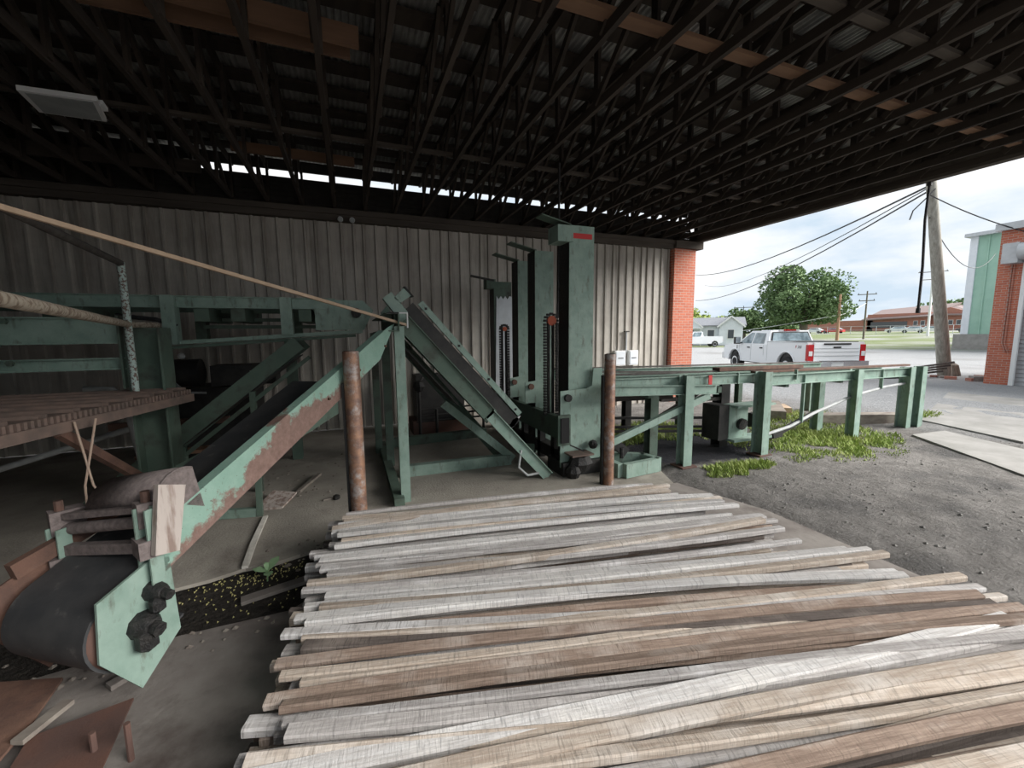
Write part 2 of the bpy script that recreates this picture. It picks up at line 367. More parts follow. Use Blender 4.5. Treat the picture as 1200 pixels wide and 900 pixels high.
# siding and light slit above the beam
up = root_struct('wall_upper', 'dark lapped boards above the wall beam with a slit of daylight', (0, 9.9, 4.69))
for k in range(6):
    z = 4.70+k*.094
    M().plate([(-9.2, 9.86, z), (9.6, 9.86, z), (9.6, 9.90, z+.098), (-9.2, 9.90, z+.098)], (0, .02, 0)).build('lap_board', 'siding_dark', up)
M().box((0, 9.9, 5.50), (18.9, .05, .20)).build('lap_board', 'siding_dark', up)
M().box((0, 9.96, 4.92), (18.9, .03, .69)).build('backing_board', 'siding_dark', up)
M().box((-7, 9.9, 5.33), (8.6, .05, .14)).build('lap_board', 'siding_dark', up)
struct(M().box((-6.6, 4, 2.8), (.12, 12.4, 5.6)).build('wall_left_blocker', 'siding_dark', loc=(-6.6, 4, 0)), 'dark added wall blocking light from the left of the shed')  # unseen wall, added to keep the left interior dark
struct(M().box((-4.3, -2.3, 2.8), (4.6, .12, 5.6)).build('wall_front_blocker', 'siding_dark', loc=(-4.3, -2.3, 0)), 'dark added wall behind the camera, dimming the left of the shed')  # unseen wall behind the camera, added to reduce light on the left

# ---- roof : sheets, purlins, trusses
ceil = root_struct('ceiling', 'underside of the ribbed metal shed roof on dark purlins', (0, 4, 5.6))
pr = []; n = 0
for i in range(12): pr += [(i*.0767, 0), (i*.0767+.022, -.022), (i*.0767+.045, -.022), (i*.0767+.062, 0)]
pr.append((.92, 0)); n = len(pr)
YB = [-2.4, 1.6, 5.6, 10.3]
for j in range(3):
    base = None
    for i in range(22):
        x0 = -9.4+i*.9
        if base is None:
            m = M(); P = [(x0+a, YB[j]-.05, 5.62-b) for a, b in pr]+[(x0+a, YB[j+1]+.05, 5.63-b) for a, b in pr]
            m.add(P, [(k, k+1, n+k+1, n+k) for k in range(n-1)])
            base = m.build('roof_sheet', 'roof_metal', ceil, fix=False)
        else:
            c = base.copy(); COL.objects.link(c); c.parent = ceil; c.location.x = i*.9; c.location.z = .004*(i % 2)
pu = None
for k in range(21):
    y = -2.2+k*.61
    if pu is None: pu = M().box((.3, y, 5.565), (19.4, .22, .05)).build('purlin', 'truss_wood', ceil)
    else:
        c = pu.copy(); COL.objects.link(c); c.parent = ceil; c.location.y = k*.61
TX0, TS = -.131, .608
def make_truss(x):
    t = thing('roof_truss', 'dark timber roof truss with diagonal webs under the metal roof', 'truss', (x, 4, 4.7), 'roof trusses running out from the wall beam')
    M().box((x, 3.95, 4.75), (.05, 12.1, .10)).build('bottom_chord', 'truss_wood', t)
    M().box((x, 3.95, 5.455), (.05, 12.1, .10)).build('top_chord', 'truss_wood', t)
    pv = 1.02; v0 = d0 = None
    for k in range(12):
        y = 9.7-k*pv
        if v0 is None:
            v0 = M().beam((x+.03, y, 4.72), (x+.03, y, 5.49), .04, .09, (0, 1, 0)).build('web', 'truss_wood', t)
            d0 = M().beam((x-.03, y-.05, 4.76), (x-.03, y-pv+.06, 5.45), .04, .08).build('web', 'truss_wood', t)
        else:
            for s in (v0, d0):
                c = s.copy(); COL.objects.link(c); c.parent = t; c.location.y = -k*pv
    return t
t0 = make_truss(TX0-14*TS); TR = [t0]
for k in range(1, 31):
    if TX0+(k-14)*TS > 9.62: break
    c = copy_tree(t0); c.location.x = TX0+(k-14)*TS; TR.append(c)
for k, c in enumerate(reversed(TR)):
    c['label'] = 'dark timber roof truss, '+(ORD[k] if k else 'the one')+' counted from the open eave side' if k else 'dark timber roof truss right beside the open eave beam'
struct(M().box((9.66, 3.7, 4.76), (.16, 12.4, .22)).build('trim_4', 'beam_wood', loc=(9.66, 3.7, 4.65)), 'timber eave beam over the open side')
struct(M().box((9.86, 3.7, 5.18), (.05, 12.6, .98)).build('trim_5', 'beam_wood', loc=(9.86, 3.7, 4.7)), 'boarded fascia of the open side')
def board(name, label, p0, p1, w, h, mat='beam_wood', group=None, up=(0, 0, 1)):
    return tag(M().beam(p0, p1, w, h, up).build(name, mat), label, 'board', group)
G = 'lateral braces on the truss bottom chords'
board('brace_board', 'long brace board across the truss chords, nearest the wall', (-8.5, 6.63, 4.82), (9.5, 6.66, 4.82), .09, .04, group=G)
board('brace_board', 'reddish brown brace board across the truss chords, middle of three', (1.2, 3.38, 4.82), (9.5, 3.38, 4.82), .14, .04, 'brown_board', group=G)
board('brace_board', 'brace board across the truss chords at the top right of the photo', (3.3, 2.61, 4.82), (9.5, 2.61, 4.82), .10, .04, group=G)
G = 'short planks stored in the roof trusses'
board('loose_plank', 'brown plank across the trusses at the top, upper of two', (-1.6, 4.70, 5.02), (.25, 4.75, 5.0), .05, .19, 'brown_board', group=G)
board('loose_plank', 'brown plank across the trusses at the top, lower of two', (-3.4, 5.0, 5.0), (.17, 4.99, 5.0), .05, .14, 'brown_board', group=G)
board('loose_plank', 'short brown plank in the trusses above the metal wall', (-1.54, 7.9, 5.0), (.25, 7.93, 5.0), .05, .15, 'brown_board', group=G)
board('loose_plank', 'dim plank in the trusses at the left edge', (-5.6, 8.9, 4.95), (-2.2, 8.9, 4.95), .05, .2, 'beam_wood', group=G)

# ---- lamps, boxes on the wall
t = thing('ceiling_light', 'flat grey troffer light fixture hanging askew under the trusses', 'light fixture', (-2.78, 6.4, 4.58))
M().plate([(-3.08, 6.19, 4.63), (-2.42, 6.17, 4.63), (-2.53, 6.62, 4.60), (-3.12, 6.61, 4.60)], (0, 0, .05)).build('housing', 'white_matte', t)
M().plate([(-3.03, 6.215, 4.622), (-2.47, 6.20, 4.622), (-2.56, 6.59, 4.594), (-3.07, 6.585, 4.594)], (0, 0, .01)).build('diffuser', 'lens_grey', t)
M().plate([(-2.47, 6.3, 4.66), (-2.42, 6.29, 4.66), (-2.44, 6.45, 4.65), (-2.49, 6.46, 4.65)], (0, 0, .04)).build('bracket', 'white_matte', t)
M().tube([(-3.0, 6.3, 4.67), (-3.1, 6.45, 4.72), (-3.05, 6.6, 4.75), (-2.9, 6.5, 4.8)], .008, 6).build('cord', 'wire_black', t)
for x, lb in ((-.03, 'left one of twin floodlights on the wall beam'), (.2, 'right one of twin floodlights on the wall beam')):
    t = thing('floodlight', lb, 'floodlight', (x, 9.55, 4.45), 'twin floodlights on the wall beam')
    M().tube([(x, 9.62, 4.46), (x, 9.52, 4.44)], [.03, .055], 12).build('lamp_head', 'white_matte', t, smooth=True)
    M().tube([(x, 9.52, 4.44), (x, 9.505, 4.438)], [.052, .045], 12).build('lens', 'lens_grey', t)
    M().tube([(x, 9.62, 4.46), (x+.03, 9.66, 4.52)], .012, 8).build('bracket', 'dark_steel', t)
t = thing('conduit', 'dark conduit pipe running up the metal wall behind the towers', 'conduit', (6.1, 9.76, 1.0))
M().tube([(5.68, 9.74, .1), (5.68, 9.74, 4.44)], .03, 8).build('pipe', 'dark_pipe', t)
for z in (1.2, 2.4, 3.6): M().box((5.68, 9.77, z), (.12, .05, .04)).build('clamp', 'dark_steel', t)
for x, w_, lb in ((7.07, .34, 'white electrical box low on the metal wall, left of two'), (7.52, .3, 'white electrical box low on the metal wall, right of two')):
    t = thing('electrical_box', lb, 'electrical box', (x, 9.74, 1.15), 'electrical boxes on the metal wall')
    M().box((x, 9.76, 1.36), (w_, .12, .42)).build('body', 'white_matte', t)
    M().box((x, 9.695, 1.36), (w_*.86, .012, .36)).build('door', 'siding_white', t)
    M().box((x, 9.685, 1.36), (w_*.5, .01, .02)).build('latch', 'dark_steel', t)
t = thing('conduit', 'thin pipe rising from the electrical boxes on the wall', 'conduit', (7.3, 9.76, 1.5))
M().tube([(7.3, 9.77, 1.5), (7.3, 9.77, 2.1)], .025, 8).build('pipe', 'galv', t)
M().box((7.3, 9.76, 2.1), (.16, .06, .03)).build('clamp', 'dark_steel', t)
t = thing('hanging_cable', 'black cable dangling from the eave in front of the utility pole', 'cable', (9.72, 4.43, 2.39))
M().tube([(9.72, 4.45, 4.66), (9.71, 4.46, 4.0), (9.72, 4.43, 3.2), (9.70, 4.42, 2.42)], .022, 8).build('cable', 'wire_black', t, smooth=True)
M().tube([(9.70, 4.42, 2.45), (9.70, 4.42, 2.36)], .035, 8).build('plug', 'wire_black', t)
M().box((9.72, 4.45, 4.63), (.06, .06, .08)).build('hook', 'dark_steel', t)

# ================================================================== INCLINED BELT CONVEYOR (left foreground)
HX, HY, DX, DY, NX, NY = .5, 5.1, .559, .829, -.829, .559
def Q(L, w, z): return (HX-DX*L+NX*w, HY-DY*L+NY*w, z)
def rz(L): return 2.2-.433*L
t = thing('belt_conveyor', 'inclined belt conveyor with rusty mint green side rail and black belt', 'conveyor', (-.9, 3.2, 0))
WB = .66
rl = M(); h = .25
pr0 = [Q(-.03, 0, rz(-.03)-.02), Q(.12, 0, rz(.12)), Q(2.72, 0, rz(2.72)), Q(2.80, 0, rz(2.80)-h-.03), Q(.33, 0, rz(.33)-h-.02)]
rl.plate(pr0, V((NX, NY, 0))*.012)
for dz in (-.006, -h+.0): rl.beam(Q(.2 if dz > -.1 else .36, .04, rz(.2 if dz > -.1 else .36)+dz), Q(2.75, .04, rz(2.75)+dz), .08, .012)
r_ = rl.build('side_rail', 'green_rusty', t)
for L in (.22, .75, 1.25): M().tube([Q(L, .0, rz(L)-.17), Q(L, -.018, rz(L)-.17)], .014, 6).build('bolt', 'rust', r_)
rl = M(); zl = lambda L: 1.02+(2.45-L)*.21
rl.plate([Q(2.5, WB, zl(2.5)), Q(.2, WB, zl(.2)), Q(.2, WB, zl(.2)-.36), Q(2.5, WB, zl(2.5)-.36)], V((NX, NY, 0))*.02)
rl.beam(Q(2.5, WB, zl(2.5)), Q(.2, WB, zl(.2)), .06, .02)
rl.build('side_skirt', 'green_dull', t)
# belt loop round the tail pulley
ax = Q(2.92, 0, .505); RA = .23
# profile computed plainly: direction up the belt is -L, so angle runs from the top over the tail to the bottom
def belt_profile(r, La, Lb=2.66):
    sl = math.atan(.433); pts = [(La, .505+r/math.cos(sl)+(2.92-La)*.433)]
    for i in range(17):
        a = math.pi/2-sl-math.pi*i/16          # from up to down through +L
        pts.append((2.92+r*math.cos(a), .505+r*math.sin(a)))
    pts.append((Lb, .505-r/math.cos(sl)+(2.92-Lb)*.433)); return pts
m = M(); A = belt_profile(RA, .95); B = belt_profile(RA-.014, .95); k = len(A); P = []
for pts in (A, B):
    for w in (.05, WB-.04): P += [Q(L, w, z) for L, z in pts]
F_ = []
for i in range(k-1):
    F_ += [(i, i+1, k+i+1, k+i), (2*k+i, 3*k+i, 3*k+i+1, 2*k+i+1), (i, 2*k+i, 2*k+i+1, i+1), (k+i, k+i+1, 3*k+i+1, 3*k+i)]
m.add(P, F_); m.build('belt', 'rubber_belt', t, smooth=True)
m = M().tube([Q(2.92, .045, .505), Q(2.92, .06, .505), Q(2.92, WB-.05, .505), Q(2.92, WB-.035, .505)], [RA-.03, RA-.012, RA-.012, RA-.03], 28)
pu_ = m.build('tail_pulley', 'rust_plate', t, smooth=True)
M().tube([Q(2.92, -.1, .505), Q(2.92, WB+.1, .505)], .03, 10).build('shaft', 'dark_steel', pu_)
# near side plate and its far twin
def side_plate(w, mat):
    poly = [(3.10, .74), (3.12, .43), (2.95, .15), (2.72, .34), (2.74, .80), (2.84, .83)]
    return M().plate([Q(L, w, z) for L, z in poly], V((NX, NY, 0))*.015).build('side_plate', mat, t)
sp = side_plate(0, 'green_paint')
for L, z, r in ((2.92, .505, .075), (2.85, .66, .055)):
    b = M(); b.tube([Q(L, 0, z), Q(L, -.05, z), Q(L, -.09, z)], [r, r*.9, r*.6], 9); b.tube([Q(L, -.07, z), Q(L, -.13, z-.01)], r*.5, 7)
    b.ball(Q(L+.02, -.06, z-.06), r*.8, 7, (1, 1, 1.3)); b.build('bearing', 'grease_black', sp, smooth=True)
side_plate(WB+.03, 'rust')
M().beam(Q(3.05, WB+.02, .80), Q(2.2, WB+.02, 1.0), .05, .09).build('edge_strip', 'rust', t)
# cross frame over the tail : two posts, bars, roller, dusty guard
for w, z0, z1, nm in ((.0, .62, 1.13, 0), (WB+.02, .46, .95, 1)):
    b = M(); c0, c1 = Q(2.80, w, z0), Q(2.80, w, z1)
    b.chan(c0, c1, .07, .09, .01, (NX, NY, 0)); b.build('frame_post', 'green_paint', t)
    M().box((Q(2.81, w, z1-.22)[0], Q(2.81, w, 0)[1], z1-.22), (.16, .13, .10), .59).build('frame_bracket', 'dusty_guard', t)
M().beam(Q(2.82, .02, .90), Q(2.82, WB+.1, .80), .05, .06).build('cross_bar', 'dusty_guard', t)
M().tube([Q(2.79, .05, 1.03), Q(2.79, WB+.04, .92)], .035, 12).build('roller', 'dusty_guard', t, smooth=True)
M().beam(Q(2.77, .02, 1.11), Q(2.77, WB+.06, 1.0), .09, .035).build('cross_bar', 'dusty_guard', t)
for w, z in ((.04, 1.08), (WB+.05, .97)):
    M().box((Q(2.77, w, 0)[0], Q(2.77, w, 0)[1], z), (.15, .09, .14), .59).build('bearing_block', 'dusty_guard', t)
    M().tube([Q(2.80, w, z+.05), Q(2.80, w, z+.13)], .022, 8).build('stud', 'rust', t)
gp = []
for a in range(9):
    th = math.pi*(.02+.62*a/8); gp.append((2.62+.16*math.cos(th), 1.10+.16*math.sin(th)))
m = M(); P = [Q(L, .0, z+.03) for L, z in gp]+[Q(L, WB-.12, z-.07) for L, z in gp]; k = len(gp)
m.add(P, [(i, i+1, k+i+1, k+i) for i in range(k-1)])
gd = m.build('guard', 'dusty_guard', t, smooth=True, fix=False); gd.modifiers.new('t', 'SOLIDIFY').thickness = .012
M().plate([Q(L, .0, z+.03) for L, z in gp]+[Q(2.5, 0, 1.0)], V((NX, NY, 0))*.01).build('guard_end', 'dusty_guard', t)
# support legs under the rail
lg = thing('small_stand', 'small green angle-iron stand under the belt conveyor', 'stand', (-1.1, 5.33, 0))
M().beam((-1.06, 5.33, 0), (-1.04, 5.33, .72), .06, .06, (0, 1, 0)).build('leg', 'green_dull', lg)
M().beam((-1.5, 5.40, .06), (-1.06, 5.33, .05), .06, .10).build('foot_rail', 'green_paint', lg)
M().box((-1.52, 5.42, .07), (.12, .10, .14), .2).build('leg', 'green_paint', lg)
tag(M().plate([(-1.03, 2.735, 1.26), (-.945, 2.845, 1.21), (-.985, 2.785, .85), (-1.06, 2.69, .88)], (.03, -.025, .004)).build('wood_board', 'weathered_ply'),
    'short weathered board propped against the belt conveyor frame', 'board')

# ================================================================== WALKWAY (left)
t = thing('walkway', 'raised walkway with rusty grated deck, green columns and pipe handrail', 'walkway', (-2.6, 4.8, 0))
c = M().ibeam((-1.97, 5.5, 0), (-1.97, 5.5, 2.16), .30, .30, .02, (1, 0, 0)).build('column', 'green_dull', t)
M().chan((-6.0, 5.38, 2.13), (-2.14, 5.38, 2.13), .06, .26, .012, flip=False).build('beam', 'green_paint', t)
M().chan((-6.0, 5.38, 1.80), (-2.12, 5.38, 1.80), .06, .12, .012).build('beam', 'green_paint', t)
M().beam((-2.13, 5.34, 2.28), (-2.13, 5.34, 1.55), .02, .1, (0, 1, 0)).build('end_plate', 'green_dull', t)
for x in (-2.95,):
    for z in (2.22, 1.83): M().tube([(x, 5.31, z), (x, 5.28, z)], .03, 6).build('bolt', 'green_dull', t)
# deck planks, nearer edge follows the belt conveyor
ex = lambda y: -1.73-(5.09-y)*.25
npl = 11; y0, y1 = 2.6, 5.42
for k in range(npl):
    a = y0+(y1-y0)*k/npl; b = y0+(y1-y0)*(k+1)/npl-.02
    m = M().plate([(ex(a), a, 1.455), (ex(b), b, 1.455), (-5.6, b, 1.455), (-5.6, a, 1.455)], (0, 0, .045))
    p = m.build('deck_plank', 'rust_deck', t)
    for e_ in (a+.02, b-.02): M().beam((ex(e_), e_, 1.51), (-5.6, e_, 1.51), .018, .03).build('plank_lip', 'rust_deck', p)
m = M()
for k in range(64):
    y = y0+(y1-y0)*(k+.5)/64; m.box((ex(y)+.015, y, 1.475), (.03, .022, .05), -.25)
m.build('deck_serration', 'rust_deck', t)['kind'] = 'stuff'
M().beam((ex(2.6)+.03, 2.6, 1.41), (ex(5.42)+.03, 5.42, 1.41), .04, .08).build('edge_angle', 'rust_deck', t)
M().beam((-2.0, 3.95, 1.38), (-1.83, 4.9, .62), .07, .05, (1, 0, 0)).build('brace', 'rust', t)
M().tube([(-2.03, 5.25, 1.5), (-2.03, 5.25, 2.79)], .032, 12).build('handrail_post', 'peeling_pipe', t, smooth=True)
M().tube([(-2.03, 5.25, 2.78), (-1.74, 3.22, 2.78), (-1.55, 1.9, 2.78)], .03, 10).build('handrail', 'dark_pipe', t, smooth=True)
M().tube([(-1.95, 5.7, 2.19), (-2.03, 5.25, 2.19), (-1.25, 2.21, 2.21), (-.98, 1.2, 2.22)], .032, 10).build('handrail', 'tan_pipe', t, smooth=True)
for pts, lb in (([(-4.6, 6.2, .35), (-2.05, 6.0, 1.12)], 'straight grey pipe slanting under the walkway deck'),
                ([(-2.9, 6.2, 1.4), (-2.55, 6.0, 1.42), (-2.4, 5.95, 1.28), (-2.3, 5.9, .6), (-2.28, 5.9, .02)], 'bent grey pipe bowing down under the walkway deck'),
                ([(-3.0, 6.5, 1.45), (-2.7, 6.4, 1.44), (-2.45, 6.3, 1.18), (-2.1, 6.2, 1.28)], 'short kinked grey pipe beside the walkway column')):
    tag(M().tube(pts, .035, 10).build('pipe', 'grey_pipe', smooth=True), lb, 'pipe')
for k, (dx, lb) in enumerate(((0, 'loose tan wire hanging from the walkway edge, left strand'), (.08, 'loose tan wire hanging from the walkway edge, right strand'))):
    pts = [(-1.93+dx, 4.0+.1*k, 1.44), (-1.9+dx*.5, 4.0, 1.2), (-1.86-dx*.6, 3.98, .95), (-1.80+(.06 if k == 0 else -.1), 3.95, .72), (-1.72+(.05 if k == 0 else -.13), 3.93, .68 if k == 0 else .8)]
    tag(M().tube(pts, .008, 6).build('wire', 'wire_tan', smooth=True), lb, 'wire', 'loose wires under the walkway')

# ================================================================== HIGH CROSS CONVEYOR (left, behind)
t = thing('cross_conveyor', 'high green steel conveyor frame running along the metal wall', 'conveyor', (-1.7, 6.9, 0))
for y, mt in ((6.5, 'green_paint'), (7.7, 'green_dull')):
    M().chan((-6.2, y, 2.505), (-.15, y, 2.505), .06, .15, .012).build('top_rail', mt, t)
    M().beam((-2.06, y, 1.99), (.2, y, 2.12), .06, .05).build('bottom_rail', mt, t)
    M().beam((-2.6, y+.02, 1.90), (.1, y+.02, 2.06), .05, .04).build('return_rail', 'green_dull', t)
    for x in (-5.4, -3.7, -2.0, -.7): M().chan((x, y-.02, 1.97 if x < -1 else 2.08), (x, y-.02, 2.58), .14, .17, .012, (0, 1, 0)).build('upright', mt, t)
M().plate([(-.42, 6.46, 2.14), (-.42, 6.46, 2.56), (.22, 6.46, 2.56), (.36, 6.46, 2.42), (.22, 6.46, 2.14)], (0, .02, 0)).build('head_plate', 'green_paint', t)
M().tube([(.12, 6.45, 2.38), (.12, 6.40, 2.38)], .07, 12).build('head_bearing', 'grease_black', t)
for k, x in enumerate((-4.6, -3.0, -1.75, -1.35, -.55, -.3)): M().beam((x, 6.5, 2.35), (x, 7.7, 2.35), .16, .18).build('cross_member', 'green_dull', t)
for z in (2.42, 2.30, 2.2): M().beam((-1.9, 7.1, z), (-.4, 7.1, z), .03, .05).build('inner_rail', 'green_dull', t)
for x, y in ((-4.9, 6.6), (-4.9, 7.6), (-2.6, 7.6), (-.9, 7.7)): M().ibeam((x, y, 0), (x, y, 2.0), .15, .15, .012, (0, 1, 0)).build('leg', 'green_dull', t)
M().tube([(-2.6, 6.45, 2.33), (-2.2, 6.42, 2.28), (-2.0, 6.43, 2.2)], .025, 8).build('hose', 'wire_black', t)
# left-hand chute under it
t = thing('slide_chute', 'sloping green channel chute descending left under the high conveyor', 'chute', (-1.6, 6.5, 0))
for y, mt in ((6.15, 'green_dull'), (7.1, 'green_dull')):
    M().chan((-.62, y, 1.97), (-2.95, y, -.02+.08), .07, .19, .012).build('side_rail', mt, t)
M().beam((-.66, 6.62, 1.78), (-2.9, 6.62, -.0+.05), .85, .015).build('slide_sheet', 'dark_steel', t)
M().beam((-.5, 6.2, 1.78), (-2.6, 6.2, .10), .05, .05).build('lower_rail', 'green_dull', t)
for x, z in ((-1.2, 1.35), (-2.0, .7)): M().beam((x, 6.2, 0), (x, 6.2, z), .07, .07, (0, 1, 0)).build('leg', 'green_dull', t)
# dark drive machinery behind
t = thing('drive_unit', 'dim gearbox and motor unit in the shadow below the high conveyor', 'motor', (-2.3, 8.4, 0))
M().box((-2.2, 8.5, .62), (1.3, .9, 1.24)).build('housing', 'dark_steel', t)
M().box((-1.6, 8.0, 1.45), (.9, .5, .32)).build('gearbox', 'dark_steel', t)
M().tube([(-2.8, 7.9, 1.5), (-2.2, 7.9, 1.5)], .22, 16).build('motor', 'dark_steel', t, smooth=True)
M().tube([(-2.7, 7.7, 1.85), (-2.6, 7.66, 1.5), (-2.35, 7.64, 1.22), (-2.1, 7.66, 1.2)], .02, 8).build('hose', 'grey_pipe', t)
for x in (-2.9, -2.35): M().ball((x, 7.6, 1.78), .05, 8).build('lamp', 'white_matte', t)
M().box((-2.6, 7.75, .75), (1.5, .1, .1)).build('shelf', 'rust', t)
tag(M().box((-1.95, 7.4, .38), (1.9, .25, .05), .1).build('plank', 'brown_board'), 'brown plank lying behind the walkway column', 'board')
tag(M().plate([(-1.35, 6.9, 1.56), (-1.1, 6.9, 1.62), (-1.2, 6.9, 1.45)], (0, .02, .01)).build('paper_scrap', 'white_board'), 'white scrap lodged on the left chute rail', 'scrap')

# ================================================================== CENTRE STAND + RIGHT CHUTE
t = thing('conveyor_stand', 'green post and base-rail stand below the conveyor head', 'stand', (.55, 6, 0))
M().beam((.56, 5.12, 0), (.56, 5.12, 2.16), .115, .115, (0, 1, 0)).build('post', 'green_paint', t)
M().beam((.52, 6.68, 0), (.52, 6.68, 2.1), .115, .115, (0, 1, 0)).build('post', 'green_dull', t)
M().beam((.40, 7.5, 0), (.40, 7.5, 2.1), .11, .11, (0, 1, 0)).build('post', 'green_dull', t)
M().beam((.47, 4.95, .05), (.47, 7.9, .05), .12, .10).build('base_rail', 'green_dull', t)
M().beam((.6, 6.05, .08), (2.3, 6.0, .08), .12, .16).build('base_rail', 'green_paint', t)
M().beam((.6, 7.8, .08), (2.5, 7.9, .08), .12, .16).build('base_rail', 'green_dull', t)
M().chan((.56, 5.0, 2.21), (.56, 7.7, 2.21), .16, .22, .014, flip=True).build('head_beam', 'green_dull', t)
M().plate([(.42, 5.0, 2.32), (.66, 5.0, 2.32), (.66, 5.0, 2.14), (.645, 5.0, 2.14), (.645, 5.0, 2.305), (.42, 5.0, 2.305)], (0, .03, 0)).build('head_angle', 'white_matte', t)
M().plate([(.41, 5.3, 2.50), (.51, 5.3, 2.58), (.70, 5.3, 2.34), (.70, 5.3, 2.2), (.54, 5.3, 2.2), (.53, 5.3, 2.34)], (0, .12, 0)).build('head_arm', 'green_paint', t)
M().plate([(.54, 5.3, 2.51), (.66, 5.3, 2.63), (.75, 5.3, 2.54), (.62, 5.3, 2.45)], (0, .14, 0)).build('head_block', 'green_paint', t)
M().plate([(.66, 5.29, 2.645), (.68, 5.29, 2.65), (.78, 5.29, 2.53), (.75, 5.29, 2.53)], (0, .16, 0)).build('block_cap', 'dark_steel', t)
M().plate([(.38, 5.28, 2.33), (.46, 5.28, 2.42), (.50, 5.28, 2.32), (.50, 5.28, 2.22), (.40, 5.28, 2.22)], (0, .05, 0)).build('head_gusset', 'green_dull', t)
t = thing('slide_chute', 'dark steep chute with pale lip descending right to the lift towers', 'chute', (1.6, 5.4, 0))
d = V((1.42, 0, -1.60)).normalized()
m = M().chan((.70, 5.42, 2.50), (2.16, 5.42, .86), .10, .34, .012, (0, 1, 0)); 
M().beam((.66, 5.36, 2.36), (2.10, 5.36, .74), .02, .30, (0, 0, 1)).build('tray_side', 'dark_steel', t)  # shade on the near side is put into this near-black colour
M().beam((.66, 5.80, 2.30), (2.06, 5.80, .72), .86, .015, (0, 0, 1)).build('tray_floor', 'dark_steel', t)
lip = M().beam((.86, 5.35, 2.46), (2.20, 5.35, .93), .045, .075, (0, 0, 1)).build('tray_lip', 'green_paint', t)
for f_ in (.05, .36, .66, .95): M().box((.86+1.34*f_, 5.325, 2.46-1.53*f_), (.03, .012, .03)).build('slot', 'black_plastic', lip)
M().beam((.66, 6.22, 2.36), (2.10, 6.22, .74), .02, .30).build('tray_side', 'green_dull', t)
M().plate([(2.10, 5.35, .86), (2.22, 5.35, .90), (2.12, 5.35, .76), (2.02, 5.35, .74)], (0, .03, 0)).build('tray_end', 'white_matte', t)
M().chan((.62, 5.2, 2.22), (1.72, 5.2, .97), .05, .2, .012).build('chute_leg', 'green_dull', t)
M().chan((1.70, 5.2, 1.0), (2.58, 5.2, -.02+.03), .05, .16, .012).build('chute_leg', 'green_paint', t)
M().chan((.7, 6.3, 1.95), (2.25, 6.3, .05), .05, .16, .012).build('chute_leg', 'green_dull', t)
M().beam((.66, 5.75, 1.9), (1.35, 5.75, 1.1), .6, .02).build('under_sheet', 'dark_steel', t)
M().beam((1.25, 6.0, 1.05), (2.35, 6.0, .08), .06, .12).build('chute_leg', 'green_paint', t)
M().beam((2.30, 5.28, .30), (2.48, 5.62, .34), .14, .13).build('foot_tube', 'green_dull', t)
M().tube([(2.15, 5.18, .45), (2.1, 5.15, .22), (2.22, 5.12, .10), (2.4, 5.14, .1)], .018, 8).build('hose', 'grey_pipe', t, smooth=True)
t = thing('hydraulic_unit', 'dark power cabinet with pipework standing at the metal wall', 'hydraulic unit', (1.6, 8.7, 0))
M().box((1.75, 8.9, .75), (1.0, .6, .95)).build('cabinet', 'dark_steel', t)
M().box((1.75, 8.9, .14), (1.2, .7, .28)).build('plinth', 'rust_plate', t)
for z in (.55, .42, .30): M().tube([(1.2, 8.4, z), (2.9, 8.5, z)], .02, 8).build('pipe', 'dark_steel', t)
M().tube([(1.25, 8.3, .05), (1.25, 8.3, 1.1), (1.35, 8.4, 1.2)], .03, 8).build('pipe', 'dark_steel', t)
M().ball((1.25, 8.25, 1.05), .12, 8).build('pump', 'dark_steel', t)
for x in (1.6, 2.6): M().tube([(x, 8.35, 0), (x, 8.35, .55)], .03, 8).build('pipe_stand', 'dark_steel', t)

# ================================================================== LIFT TOWERS
def chain_loop(parent, x, y, z0, z1, r=.085):
    t = thing('lift_chain', parent, 'chain', (x, y, z0), 'roller chains on the lift towers')
    zc = z1-r; path = []
    st = .045
    k = int((zc-z0)/st)
    path += [(x-r, z0+i*st) for i in range(k)]
    path += [(x-r*math.cos(math.pi*i/6), zc+r*math.sin(math.pi*i/6)) for i in range(7)]
    path += [(x+r, zc-i*st) for i in range(1, k)]
    m = M()
    for a, b in path: m.box((a, y, b), (.045, .05, .034))
    o = m.build('chain_links', 'grease_black', t); o['kind'] = 'stuff'
    M().tube([(x, y-.03, zc), (x, y+.03, zc)], r-.03, 14).build('sprocket', 'orange_paint', t)
    for dx in (-.045, .03): M().box((x+dx, y, (z0+zc)/2), (.03, .05, zc-z0)).build('guide', 'grease_black', t)
    m2 = M()
    for i in range(int((zc-z0)/st)): m2.box((x+.075*r/.085*.8, y-.05, z0+i*st), (.05, .04, .03))
    m2.build('chain_links', 'grease_black', t)['kind'] = 'stuff'
    return t
